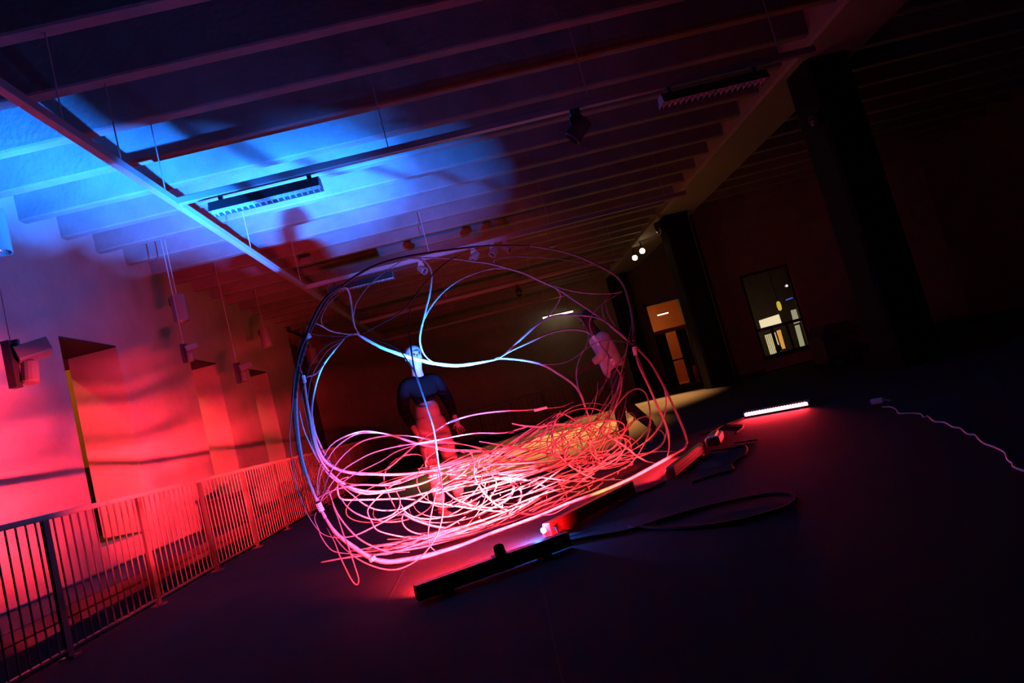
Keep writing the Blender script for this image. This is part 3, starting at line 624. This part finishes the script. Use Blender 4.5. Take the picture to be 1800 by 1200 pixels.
# dark outer rod beside the left of the hoop
strand([(600,502),(572,524),(552,556),(538,590),(526,622),(519,660),(515,700),(516,730),(522,780),(534,836)], 5.5, -0.03, -0.03, m='unlit_rod', name='hoop', sides=8)
U = [  # upper web: points, width, d0, dmid, d1, material
 ([(708,454),(740,456),(754,468),(759,484),(756,514),(750,540),(742,572),(738,596),(742,616),(752,630),(764,638)], 3.4, .05,.35,.45,'willow'),
 ([(890,472),(860,473),(820,486),(790,504),(766,528),(750,552),(742,572),(738,598)], 3.0, .3,.35,.42,'willow'),
 ([(626,584),(640,594),(670,610),(700,621),(730,630),(762,638),(800,642),(830,639),(860,634),(880,630)], 6.6, .25,.45,.5,'willow'),
 ([(628,587),(642,596),(672,611),(702,623),(732,632),(764,639),(800,641)], 4.5, .27,.47,.5,'willow'),
 ([(800,641),(830,638),(860,633),(880,630),(910,632),(940,637),(960,644),(980,656),(1006,674),(1020,692),(1030,720),(1038,744),(1040,780)], 4.2, .5,.5,.35,'willow'),
 ([(554,568),(566,573),(580,581),(596,585),(612,587),(630,586)], 2.4, 0,.12,.25,'willow'),
 ([(598,507),(609,506),(614,516),(617,532),(620,556),(624,574),(632,588)], 3.2, 0,.12,.25,'willow'),
 ([(704,460),(676,478),(650,500),(630,526),(623,544),(621,564),(626,580)], 2.2, .02,.15,.25,'willow'),
 ([(598,514),(576,536),(566,556),(565,566),(572,577)], 1.6, 0,.03,.08,'willow2'),
 ([(628,587),(612,589),(600,601),(584,620),(568,642),(558,666),(551,694),(548,720),(549,736),(554,760),(562,780),(572,800),(584,816),(604,828)], 3.8, .25,.3,.3,'willow'),
 ([(622,587),(606,594),(580,604),(564,616),(548,638),(540,660),(530,690),(524,720)], 2.0, .2,.1,.02,'unlit_rod'),
 ([(600,600),(576,616),(558,642),(546,668),(541,700)], 1.5, .2,.12,.1,'willow2'),
 ([(570,640),(556,656),(544,661),(534,662),(529,650)], 2.4, .25,.12,.02,'willow'),
 ([(710,454),(760,453),(800,455),(830,459),(860,463),(890,471),(920,480),(950,494),(980,508),(1010,528),(1040,548),(1070,570),(1090,588),(1104,600),(1120,610)], 3.4, .05,.3,.02,'willow'),
 ([(1066,566),(1080,578),(1092,588),(1106,602)], 5.0, .1,.06,.03,'willow'),
 ([(900,474),(880,468),(868,460),(874,454),(900,451),(940,452),(980,455),(1020,461),(1052,468)], 2.0, .3,.2,.02,'willow2'),
 ([(972,502),(1000,510),(1030,515),(1060,516),(1084,515),(1099,510)], 2.2, .22,.12,.02,'willow'),
 ([(976,505),(985,518),(982,530),(974,542),(962,558),(948,570)], 2.1, .22,.32,.42,'willow'),
 ([(862,634),(880,626),(900,610),(920,592),(940,574),(960,560),(980,554),(1000,553),(1030,555),(1050,559),(1070,570)], 4.0, .5,.45,.15,'willow'),
 ([(876,630),(900,616),(930,602),(960,588),(984,581),(1008,579),(1028,582),(1042,590),(1054,604),(1066,620),(1076,634),(1090,656)], 3.6, .5,.35,.15,'willow'),
 ([(1006,554),(1020,562),(1030,576),(1034,592),(1030,608),(1022,622),(1015,640),(1013,660),(1016,680),(1022,700),(1030,722)], 2.2, .4,.35,.3,'willow'),
 ([(948,640),(976,640),(1000,634),(1016,624),(1030,612),(1050,602),(1070,598),(1100,602),(1118,612)], 2.0, .5,.3,.02,'willow2'),
 ([(1096,511),(1072,518),(1062,530),(1058,544),(1062,558),(1070,570)], 2.0, .02,.08,.12,'willow2'),
 ([(1092,514),(1062,531),(1044,548),(1036,566),(1038,580),(1044,592)], 1.9, .02,.15,.3,'willow2'),
 ([(1064,531),(1068,550),(1078,568),(1090,585)], 1.6, .08,.08,.06,'willow2'),
 ([(1110,568),(1106,592),(1102,606),(1098,622),(1088,640),(1076,664)], 1.8, .01,.06,.15,'willow2'),
 ([(1104,602),(1100,620),(1094,646),(1086,680),(1074,720)], 2.2, .02,.1,.2,'willow2'),
 ([(1110,576),(1112,590),(1106,600),(1098,606)], 1.5, .01,.02,.04,'willow2'),
 ([(1116,612),(1122,640),(1140,678),(1154,710),(1166,736),(1174,760),(1176,784),(1172,806)], 4.0, 0,.02,0,'willow'),
 ([(1116,614),(1130,650),(1146,690),(1160,722)], 2.0, .02,.04,.03,'willow2'),
 ([(1150,646),(1164,672),(1171,700),(1169,724),(1160,748),(1142,770),(1120,786),(1092,800)], 3.0, 0,.1,.3,'willow'),
 ([(1168,740),(1171,758),(1168,774),(1158,787),(1138,797),(1100,800),(1070,802)], 2.0, .02,.15,.4,'willow2'),
 ([(1188,794),(1160,793),(1130,797),(1090,806),(1050,818)], 2.0, .02,.2,.4,'willow2'),
 ([(1076,634),(1084,648),(1092,664),(1090,690),(1080,716),(1068,740)], 3.0, .15,.2,.3,'willow2'),
 ([(1070,622),(1069,640),(1067,658),(1060,680),(1046,706)], 2.0, .17,.25,.3,'unlit_rod'),
 # unlit rods in front, darkened by their colour
 ([(634,589),(660,574),(690,558),(710,544),(730,520),(750,494),(776,468),(800,452),(840,436)], 2.6, .2,.05,.05,'unlit_rod'),
 ([(632,588),(670,600),(700,614),(716,634),(728,652),(738,676),(752,720)], 2.4, .2,-.05,-.15,'unlit_rod'),
 ([(722,540),(718,560),(720,590),(723,616),(729,652),(740,684),(752,720),(760,746),(765,770),(768,796),(772,826),(777,860),(778,890)], 3.4, .05,-.15,-.12,'unlit_rod'),
 ([(545,585),(560,589),(600,591),(630,589)], 1.0, .0,.1,.2,'unlit_rod'),
]
for pts, wp, a, b, c, m in U: strand(pts, wp, a, c, b, m)
L = [  # lower nest
 ([(533,662),(537,690),(542,720),(548,744),(553,770),(558,786),(568,806),(584,820),(604,828),(628,832),(656,833),(690,834),(730,831),(780,822),(830,806)], 5.6, .05,.25,.6,'willow'),
 ([(534,670),(543,726),(552,776),(566,812),(590,840),(620,858),(660,864),(700,858),(740,850),(780,832),(810,815)], 4.0, .05,.3,.6,'willow'),
 ([(536,668),(541,705),(550,755),(560,796),(580,832),(604,852),(636,866),(676,866),(712,860)], 2.4, .08,.3,.6,'willow'),
 ([(526,720),(532,748),(540,770),(560,810),(580,836),(608,856),(640,868),(680,866)], 2.6, .02,.25,.6,'willow'),
 ([(530,690),(540,740),(552,790),(572,820),(600,846),(640,852),(690,852),(730,838),(770,818),(800,800)], 2.2, .08,.35,.7,'willow2'),
 ([(558,882),(558,840),(566,810),(580,784),(604,768),(636,758),(664,760),(692,766),(720,776),(750,782),(780,792),(810,793),(840,790)], 2.6, .05,.5,.8,'willow'),
 ([(560,880),(562,840),(580,800),(600,778),(630,762),(670,761),(700,768),(740,780),(780,778),(820,782),(860,794),(890,800)], 2.4, .05,.55,.8,'willow'),
 ([(564,880),(576,840),(590,816),(612,792),(640,774),(680,766),(720,766),(760,773),(800,778),(840,786),(868,794)], 2.4, .05,.55,.8,'willow'),
 ([(566,876),(596,832),(630,808),(660,794),(700,784),(740,778),(770,773),(810,765),(840,761),(860,761),(890,760),(930,749),(956,746),(962,754),(954,768),(936,784),(900,800),(860,820)], 2.6, .05,.6,.6,'willow'),
 ([(566,880),(612,840),(670,810),(700,792),(750,778),(800,776)], 1.8, .05,.3,.6,'willow2'),
 ([(688,764),(720,775),(752,783),(800,791),(850,793),(890,800),(925,812),(952,826),(975,828)], 5.0, .6,.75,.7,'willow'),
 ([(542,572),(530,590),(525,612),(518,660),(513,720),(509,760),(512,800),(520,850),(530,878),(542,906),(560,932),(576,942),(600,946)], 1.7, 0,-.05,0,'willow2'),
 ([(580,864),(586,890),(594,910),(604,940),(612,960),(622,990),(630,1016),(628,1027),(620,1022),(608,1000),(596,974),(588,952),(580,938),(575,928)], 2.4, .05,-.12,0,'willow2'),
 ([(564,988),(596,982),(630,977),(660,975),(700,968),(740,962),(790,950)], 3.6, -.05,.03,.08,'willow2'),
 ([(556,900),(553,912),(560,930),(564,942),(576,960),(588,969),(612,973),(640,975)], 1.9, 0,-.02,.02,'willow2'),
 ([(586,940),(600,958),(620,976),(644,990),(670,999),(692,1001),(712,996),(736,982),(756,960),(770,936),(778,904),(778,870),(774,840),(771,815)], 2.6, 0,-.15,-.12,'willow2'),
 ([(770,820),(768,856),(762,884),(754,924),(753,946),(758,962),(770,969),(790,964),(812,954)], 2.2, -.12,-.08,.05,'willow2'),
 ([(612,838),(600,842),(593,854),(596,872),(606,878),(640,878),(680,877),(710,875),(740,868),(780,858),(820,848),(850,842),(880,838)], 3.0, .3,.5,.6,'willow'),
 ([(680,876),(720,877),(746,882),(780,886),(820,892),(860,897),(900,900),(950,905)], 2.8, .45,.35,.2,'willow'),
 ([(700,846),(680,860),(656,882),(646,898),(653,916),(664,932),(700,942),(740,947),(780,944),(820,932),(860,916),(890,902)], 2.4, .5,.15,.2,'willow'),
 ([(598,852),(620,870),(640,886),(664,896),(696,896),(720,888),(750,868),(780,850),(820,832),(850,818)], 2.6, .2,.4,.6,'willow2'),
 ([(596,870),(610,890),(630,904),(660,913),(686,906),(700,894),(703,880),(696,864),(680,852)], 2.6, .1,.25,.5,'willow2'),
 ([(586,944),(620,942),(660,924),(700,902),(740,876),(770,850),(800,824)], 2.7, .0,.3,.6,'willow2'),
 ([(576,856),(590,896),(610,926),(636,950),(670,966),(690,970),(720,970)], 3.0, .02,.05,.05,'willow2'),
 ([(698,906),(710,904),(730,914),(770,926),(812,928),(850,926)], 4.0, .3,.2,.15,'willow2'),
 ([(712,898),(706,914),(716,930),(740,939),(780,941),(830,934),(870,920)], 2.6, .3,.12,.15,'willow2'),
 ([(780,860),(800,876),(830,888),(860,892),(900,890)], 2.4, .5,.4,.3,'willow2'),
 ([(846,850),(856,862),(848,886),(836,906),(816,928)], 1.6, .4,.3,.15,'willow2'),
 ([(560,874),(590,860),(630,852),(670,852),(700,844),(740,828),(780,816),(820,800),(860,784)], 3.0, .05,.5,.8,'willow2'),
 ([(700,900),(690,884),(676,850),(676,832),(686,816),(706,802),(730,798),(742,801)], 2.6, .4,.6,.7,'willow2'),
 ([(656,832),(680,824),(700,808),(730,782),(750,766),(770,754),(790,742),(820,732),(850,726),(890,722),(920,721),(950,718),(985,715),(1008,706)], 3.2, .5,.8,.8,'willow2'),
 ([(748,784),(749,804),(754,820),(762,838),(780,860),(800,878),(830,890)], 2.2, .7,.6,.4,'willow2'),
 ([(768,793),(752,804),(748,816),(756,824),(780,832),(820,836),(860,842)], 2.6, .6,.6,.6,'willow'),
 ([(780,792),(808,791),(824,792),(831,806),(824,820),(808,836),(780,852)], 2.4, .6,.55,.5,'willow'),
 ([(872,800),(848,800),(836,810),(833,824),(834,836),(840,850),(852,868),(870,885),(900,900),(930,904),(968,904),(1000,888)], 3.2, .6,.35,.1,'willow'),
 ([(862,808),(844,806),(840,820),(830,834),(806,848)], 2.2, .6,.6,.55,'willow'),
 ([(900,744),(920,748),(950,750),(974,746),(1000,746),(1030,747),(1050,754),(1070,766),(1100,786),(1120,802),(1140,812),(1156,815)], 4.2, .7,.4,0,'willow'),
 ([(985,722),(978,734),(972,748),(970,772),(976,792),(990,808),(1010,824),(1036,838),(1060,843),(1096,843)], 3.0, .6,.4,.05,'willow'),
 ([(1010,764),(984,774),(976,786),(978,798),(996,804),(1030,798)], 2.0, .6,.55,.5,'willow'),
 ([(970,735),(984,726),(1000,732),(1020,746),(1034,762),(1044,784),(1044,804),(1030,820),(1006,832)], 2.6, .6,.45,.4,'willow2'),
 ([(1030,790),(1040,768),(1060,746),(1080,718),(1096,698),(1110,686),(1122,683),(1134,690),(1140,706),(1143,730),(1140,760),(1130,784),(1116,806),(1098,824)], 3.0, .5,.3,.1,'willow2'),
 ([(1040,780),(1060,768),(1090,758),(1110,742),(1126,734),(1138,732),(1143,740),(1138,752),(1120,774),(1090,796),(1060,812)], 2.6, .5,.25,.3,'willow2'),
 ([(860,840),(880,838),(910,842),(935,846),(960,856),(985,864),(1000,862),(1020,848),(1045,832)], 3.6, .6,.4,.3,'willow'),
 ([(800,842),(840,838),(868,836),(890,842),(902,852),(900,866),(890,878),(870,890),(840,904)], 5.0, .6,.5,.3,'willow'),
 ([(866,838),(895,842),(912,856),(916,872),(908,888),(895,902)], 3.0, .6,.4,.2,'willow'),
 ([(1010,858),(985,852),(982,840),(992,862),(1015,864),(1038,862),(1060,848)], 2.2, .2,.2,.2,'willow2'),
]
for pts, wp, a, b, c, m in L: strand(pts, wp, a, c, b, m)
# bundles of rods packed along the bottom of the nest
rnd = random.Random(11)
def keep(pts):   # stay behind the front rim of the nest
    L = [(560, 960), (652, 978), (710, 982), (860, 936), (1000, 882), (1110, 838), (1205, 786), (1300, 740)]; out = []
    for x, y in pts:
        for (a, b), (c, d) in zip(L[:-1], L[1:]):
            if a <= x <= c: y = min(y, b+(d-b)*(x-a)/(c-a)-3)
        out.append((x, y))
    return out
def bundle(A, B, n, spread, w, d, bow, mats, wob=6):
    for i in range(n):
        q0 = rnd.uniform(-.02, .35); q1 = rnd.uniform(.6, 1.02); pts = []
        o0 = rnd.gauss(0, spread); o1 = rnd.gauss(0, spread); b = rnd.gauss(bow, abs(bow)*.6+4); ph = rnd.uniform(0, 6.3)
        for k in range(7):
            q = k/6; s = q0+(q1-q0)*q
            x = A[0]+(B[0]-A[0])*s; y = A[1]+(B[1]-A[1])*s + (o0*(1-q)+o1*q) + b*4*q*(1-q)*0.5 + wob*0.4*math.sin(ph+5*q)
            pts.append((x, y))
        dd = rnd.uniform(*d)
        strand(keep(pts), rnd.uniform(*w), dd, rnd.uniform(*d), rnd.uniform(*d), rnd.choice(mats))
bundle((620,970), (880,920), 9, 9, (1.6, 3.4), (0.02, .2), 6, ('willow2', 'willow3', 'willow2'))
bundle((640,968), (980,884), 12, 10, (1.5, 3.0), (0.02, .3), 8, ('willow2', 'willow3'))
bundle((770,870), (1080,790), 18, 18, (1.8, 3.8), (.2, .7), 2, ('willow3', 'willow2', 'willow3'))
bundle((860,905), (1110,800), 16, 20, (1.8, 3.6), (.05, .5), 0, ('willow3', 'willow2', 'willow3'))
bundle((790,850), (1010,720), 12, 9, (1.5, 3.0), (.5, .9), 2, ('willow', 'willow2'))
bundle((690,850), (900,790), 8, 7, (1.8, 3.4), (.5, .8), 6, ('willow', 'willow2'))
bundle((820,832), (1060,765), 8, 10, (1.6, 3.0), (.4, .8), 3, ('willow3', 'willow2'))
# curling rods at the right end of the nest
for i in range(26):
    cx, cy = rnd.gauss(1050, 26), rnd.gauss(786, 18); rx, ry = rnd.uniform(22, 75), rnd.uniform(18, 52); a0 = rnd.uniform(0, 6.3); sw = rnd.uniform(2.2, 5.0)
    tl = rnd.uniform(-.6, .1); pts = []
    for k in range(9):
        a = a0+sw*k/8; ex = rx*math.cos(a); ey = ry*math.sin(a)
        pts.append((cx+ex*math.cos(tl)-ey*math.sin(tl), min(842-0.42*(cx+ex-1050), cy+ex*math.sin(tl)+ey*math.cos(tl))))
    strand(keep(pts), rnd.uniform(1.5, 2.8), rnd.uniform(.1, .6), rnd.uniform(.1, .6), rnd.uniform(.1, .6), rnd.choice(('willow2', 'willow3', 'willow3')))
for i in range(16):   # thin upright twigs rising to the right shoulder
    x0 = rnd.uniform(985, 1080); y0 = rnd.uniform(770, 830); x1 = rnd.gauss(1088, 16); y1 = rnd.uniform(650, 720); b = rnd.uniform(-18, 26)
    pts = [(x0+(x1-x0)*q+b*4*q*(1-q), y0+(y1-y0)*q) for q in (0, .2, .4, .6, .8, 1)]
    strand(pts, rnd.uniform(1.1, 2.2), rnd.uniform(.2, .6), rnd.uniform(.1, .3), None, rnd.choice(('willow2', 'unlit_rod', 'willow2')))
for i in range(14):   # loops sweeping through the middle
    cx, cy = rnd.uniform(700, 980), 0; cy = 880-(cx-700)*0.28+rnd.uniform(-20, 26); rx, ry = rnd.uniform(40, 110), rnd.uniform(22, 46); a0 = rnd.uniform(0, 6.3); sw = rnd.uniform(2.0, 4.2)
    pts = []
    for k in range(9):
        a = a0+sw*k/8; ex = rx*math.cos(a); ey = ry*math.sin(a); pts.append((cx+ex*.96+ey*.27, cy-ex*.27+ey*.96))
    strand(keep(pts), rnd.uniform(1.5, 2.8), rnd.uniform(.2, .8), rnd.uniform(.2, .8), rnd.uniform(.2, .8), rnd.choice(('willow2', 'willow3')))
# bindings: tape and ties wound round the joints
def binding(a, b, wpx, d, m, nm='binding', par=None):
    p, q = sc(a[0], a[1], d), sc(b[0], b[1], d); n = 9
    rr = wpx*0.5*PXM*(p-CAMP).length
    C = [p.lerp(q, i/(n-1)) for i in range(n)]
    MB().tube(C, [rr*(0.88 if i % 2 else 1.08) for i in range(n)], 8).build(nm, m, par or sculpt, False)
binding((538,600), (526,640), 9, -.02, 'tape', 'binding', H0); binding((526,645), (518,700), 7, -.03, 'tape', 'binding', H0); binding((540,588), (545,595), 9, -.02, 'clip', 'tie', H0)
binding((1113,585), (1116,608), 6, 0, 'tape', 'binding', H2); binding((1114,610), (1117,624), 7, -.01, 'clip', 'tie', H2)
binding((1042,590), (1054,606), 6, .28, 'clip', 'tie'); binding((1074,630), (1080,640), 6, .16, 'clip', 'tie')
binding((559,884), (566,898), 10, -.01, 'clip', 'tie'); binding((533,660), (536,672), 6, .03, 'clip', 'tie')
binding((790,742), (806,736), 4.5, .78, 'tape'); binding((940,721), (960,716), 5, .8, 'clip', 'tie'); binding((652,978), (656,984), 12, -.01, 'clip', 'tie', H1)
for (a, b, d) in (((573,801), (578,808), .28), ((692,766), (697,768), .6), ((760,775), (765,774), .65), ((700,784), (706,782), .5), ((808,792), (816,794), .7), ((895,760), (902,759), .6), ((664,833), (672,834), .55), ((700,968), (708,967), .06), ((976,744), (988,746), .55)):
    binding(a, b, 5, d, 'tape', 'tie')
# short cut ends and thorns
for i in range(40):
    x = rnd.uniform(800, 1090); y = 945-(x-800)*0.35+rnd.uniform(-60, 0); dx, dy = rnd.uniform(-8, 8), rnd.uniform(-10, 10); d = rnd.uniform(.05, .5)
    strand([(x, y), (x+dx*.5, y+dy*.5), (x+dx, y+dy)], rnd.uniform(1.2, 2.4), d, d, d, 'willow2', name='twig_end', per=2)
# ================================================================== people
def skin_mesh(name, joints, bones, m, parent=None, sub=2, root=0):
    """joints: list of (point, rx, ry); bones: index pairs"""
    me = bpy.data.meshes.new(name); me.from_pydata([tuple(j[0]) for j in joints], bones, []); me.update()
    o = bpy.data.objects.new(name, me); COL.objects.link(o)
    md = o.modifiers.new('skin', 'SKIN'); md.use_smooth_shade = True
    for i, j in enumerate(joints):
        s = me.skin_vertices[0].data[i]; s.radius = (j[1], j[2]); s.use_root = (i == root)
    sb = o.modifiers.new('sub', 'SUBSURF'); sb.levels = sub; sb.render_levels = sub
    dg = bpy.context.evaluated_depsgraph_get()
    nm = bpy.data.meshes.new_from_object(o.evaluated_get(dg)); o.modifiers.clear(); o.data = nm; nm.name = name
    nm.materials.clear(); nm.materials.append(M[m]); nm.polygons.foreach_set('use_smooth', [True]*len(nm.polygons))
    if parent: attach(o, parent)
    return o
def V(*a): return Vector(a)
def limb(ps, rs): return [(p, r, r) for p, r in zip(ps, rs)]
def hand_chain(J, B, wi, wrist, dirv, palm_n):
    """palm with five bent fingers"""
    d = dirv.normalized(); s = d.cross(palm_n).normalized(); n = palm_n.normalized()
    J.append((wrist+d*0.05, 0.032, 0.016)); pi = len(J)-1; B.append((wi, pi))
    for k, (off, ln) in enumerate(((-0.030, 0.062), (-0.010, 0.074), (0.010, 0.078), (0.030, 0.070))):
        J.append((wrist+d*0.095+s*off, 0.010, 0.010)); a = len(J)-1; B.append((pi, a))
        J.append((wrist+d*(0.095+ln*.55)+s*off*1.1+n*0.012, 0.009, 0.009)); B.append((a, a+1))
        J.append((wrist+d*(0.095+ln*.9)+s*off*1.1+n*0.034, 0.0075, 0.0075)); B.append((a+1, a+2))
    J.append((wrist+d*0.05+s*0.045+n*0.012, 0.011, 0.011)); a = len(J)-1; B.append((pi, a))
    J.append((wrist+d*0.088+s*0.062+n*0.026, 0.0085, 0.0085)); B.append((a, a+1))
def ball(c, rx, ry, rz, T=None, n=18, k=10):
    b = MB(); vs = []; fs = []
    for i in range(k+1):
        ph = math.pi*i/k
        for j in range(n):
            th = 2*math.pi*j/n; vs.append(Vector((rx*max(math.sin(ph), .01)*math.cos(th), ry*max(math.sin(ph), .01)*math.sin(th), rz*math.cos(ph))))
    if T is not None: vs = [T @ v for v in vs]
    vs = [v+Vector(c) for v in vs]
    for i in range(k):
        for j in range(n): fs.append((i*n+j, i*n+(j+1) % n, (i+1)*n+(j+1) % n, (i+1)*n+j))
    return b.add(vs, fs)
def person(label, J, H, face, mats, up_len=None, hood=False):
    """J: joint dict in world space; face: facing direction"""
    t = thing('person', label, 'person', (J['pel'].x, J['pel'].y, 0))
    f = Vector((face[0], face[1], 0)).normalized(); lat = Vector((0, 0, 1)).cross(f)
    # body: one continuous skin surface
    joints = [(J['pel'], .085, .10), (J['waist'], .075, .09), (J['chest']-V(0, 0, .03), .07, .08), (J['neckb'], .065, .075), (J['neck'], .052, .052), (J['head']-V(0, 0, .055)+f*.012, .070, .062), (J['head']+V(0, 0, .02), .088, .074), (J['head']+V(0, 0, .085), .062, .056)]
    bones = [(0, 1), (1, 2), (2, 3), (3, 4), (4, 5), (5, 6), (6, 7)]
    for s in ('L', 'R'):
        b = len(joints); joints += [(J['sh'+s]-V(0, 0, .02), .034, .034), (J['el'+s], .036, .036), (J['wr'+s], .030, .026)]; bones += [(2, b), (b, b+1), (b+1, b+2)]
        dv = (J['wr'+s]-J['el'+s]); hand_chain(joints, bones, b+2, J['wr'+s], dv, f*(1 if s == 'L' else 1)+lat*(.4 if s == 'R' else -.4))
        b = len(joints); joints += [(J['hip'+s], .092, .092), (J['kn'+s], .058, .058), (J['an'+s], .040, .040), (J['an'+s]+J['ft'+s]*.10-V(0, 0, .045), .036, .03), (J['an'+s]+J['ft'+s]*.19-V(0, 0, .058), .028, .02)]
        bones += [(0, b), (b, b+1), (b+1, b+2), (b+2, b+3), (b+3, b+4)]
    body = skin_mesh('body', joints, bones, 'skin', t)
    # face
    hc = J['head']
    for s in (-1, 1):
        ball(hc+f*.083+lat*.030*s+V(0, 0, .012), .011, .011, .008).build('eye', 'eye', body, True)
        ball(hc+lat*.076*s-V(0, 0, .005)-f*.005, .014, .018, .030).build('ear', 'skin', body, True)
    MB().prism([hc+f*.082+lat*.006+V(0, 0, .012), hc+f*.082-lat*.006+V(0, 0, .012), hc+f*.084-lat*.014-V(0, 0, .03), hc+f*.108-V(0, 0, .026), hc+f*.084+lat*.014-V(0, 0, .03)], tuple(f*.004)).build('nose', 'skin', body, True)
    MB().tube([hc+f*.076+lat*.022-V(0, 0, .056), hc+f*.086-V(0, 0, .054), hc+f*.076-lat*.022-V(0, 0, .056)], .006, 6).build('mouth', 'lip', body, True)
    # hair cap: upper and back shell of the head
    T = frame_T((0, 0, 0), f); hb = MB(); vs = []; fs = []; n = 20; k = 9
    for i in range(k+1):
        for j in range(n):
            th = 2*math.pi*j/n; front = math.cos(th)
            lim = 1.15 + (1.0-front)*0.42; ph = lim*i/k
            wob = 1+0.02*math.sin(9*th+3*i)
            v = V(.105*max(math.sin(ph), .02)*math.cos(th)*wob, .092*max(math.sin(ph), .02)*math.sin(th)*wob, .112*math.cos(ph))
            vs.append((T @ v)+hc+V(0, 0, .025)-f*.008)
    for i in range(k):
        for j in range(n): fs.append((i*n+j, i*n+(j+1) % n, (i+1)*n+(j+1) % n, (i+1)*n+j))
    hb.add(vs, fs); hb.build('hair', mats['hair'], t, True)
    # upper garment with sleeves
    hem = J['hem']
    joints = [(J['chest']-V(0, 0, .03), .138, .185), (J['waist'] if hem.z < J['waist'].z-.02 else hem.lerp(J['chest'], .4), .128, .165), (hem, .135, .172), (J['neckb']+V(0, 0, .01), .07, .08)]
    bones = [(0, 1), (1, 2), (0, 3)]
    for s in ('L', 'R'):
        b = len(joints); joints += [(J['chest'].lerp(J['sh'+s], .6), .105, .105), (J['sh'+s], .086, .086), (J['el'+s], .062, .062), (J['el'+s].lerp(J['wr'+s], mats.get('sleeve', .88)), .047, .047)]; bones += [(0, b), (b, b+1), (b+1, b+2), (b+2, b+3)]
    skin_mesh(mats['topname'], joints, bones, mats['top'], t)
    if 'under' in mats:
        skin_mesh('shirt_tail', [(hem+V(0, 0, .05), .128, .165), (hem.lerp(J['pel'], .55), .135, .172), (J['pel']-V(0, 0, .04), .138, .178)], [(0, 1), (1, 2)], mats['under'], t)
    # trousers
    joints = [(J['pel']+V(0, 0, .12), .118, .155), (J['pel'], .125, .162)]; bones = [(0, 1)]
    for s in ('L', 'R'):
        b = len(joints); k1 = J['kn'+s]; a1 = J['an'+s]
        joints += [(J['hip'+s]-V(0, 0, .03), .108, .108), (k1, .078, .078), (k1.lerp(a1, .93), .062, .062)]; bones += [(1, b), (b, b+1), (b+1, b+2)]
    skin_mesh('trousers', joints, bones, mats['legs'], t, root=1)
    for s in ('L', 'R'):
        a = J['an'+s]; ft = J['ft'+s]
        if mats.get('shoe'):
            skin_mesh('shoe', [(a-V(0, 0, .03)-ft*.035, .045, .045), (a+ft*.06-V(0, 0, .045), .043, .036), (a+ft*.15-V(0, 0, .055), .042, .028), (a+ft*.215-V(0, 0, .06), .03, .02)], [(0, 1), (1, 2), (2, 3)], mats['shoe'], t)
    return t
# standing person behind the sculpture, half turned to the right
f1 = V(0.55, -0.83, 0).normalized(); l1 = V(0, 0, 1).cross(f1)
c1 = V(-0.62, 6.95, 0)
def at1(dx, dz, df=0): return c1 + l1*dx + f1*df + V(0, 0, dz)
J1 = dict(pel=at1(0, .95), waist=at1(0, 1.10), chest=at1(-.01, 1.30, .01), neckb=at1(-.01, 1.44), neck=at1(-.01, 1.50, .01), head=at1(-.015, 1.62, .03),
          shL=at1(.175, 1.365), shR=at1(-.195, 1.365), elL=at1(.25, 1.13, .02), elR=at1(-.27, 1.13, .02), wrL=at1(.23, .90, .12), wrR=at1(-.25, .90, .12),
          hipL=at1(.095, .90), hipR=at1(-.095, .90), knL=at1(.11, .50, .03), knR=at1(-.12, .50, .05), anL=at1(.125, .085, -.02), anR=at1(-.15, .085, .06), ftL=(f1+l1*.35).normalized(), ftR=(f1-l1*.1).normalized(), hem=at1(0, 1.14))
person('standing person with pale hair, dark jacket and pale trousers lit red', J1, 1.74, f1, dict(hair='palehair', top='navy', topname='jacket', legs='palecloth', under='palecloth', shoe='shoe'))
# walking person, stepping to the left
f2 = V(-0.93, -0.2, 0).normalized(); l2 = V(0, 0, 1).cross(f2)
c2 = V(1.70, 8.55, 0)
def at2(dx, dz, df=0): return c2 + l2*dx + f2*df + V(0, 0, dz)
J2 = dict(pel=at2(0, .95, .02), waist=at2(0, 1.11, .05), chest=at2(0, 1.34, .10), neckb=at2(0, 1.50, .14), neck=at2(0, 1.57, .16), head=at2(0, 1.70, .20),
          shL=at2(.19, 1.45, .12), shR=at2(-.20, 1.45, .12), elL=at2(.26, 1.19, .26), elR=at2(-.27, 1.18, -.04), wrL=at2(.20, 1.10, .50), wrR=at2(-.27, .95, .08),
          hipL=at2(.095, .91, .02), hipR=at2(-.095, .91, .02), knL=at2(.10, .50, .16), knR=at2(-.10, .50, -.06), anL=at2(.10, .095, .18), anR=at2(-.10, .135, -.34), ftL=f2, ftR=(f2*.85-V(0, 0, .5)).normalized(), hem=at2(0, .88, .02))
person('walking person in a loose white shirt and black trousers, stepping left', J2, 1.83, f2, dict(hair='darkhair', top='shirt', topname='shirt', legs='blackcloth', shoe='shoe', sleeve=.55))
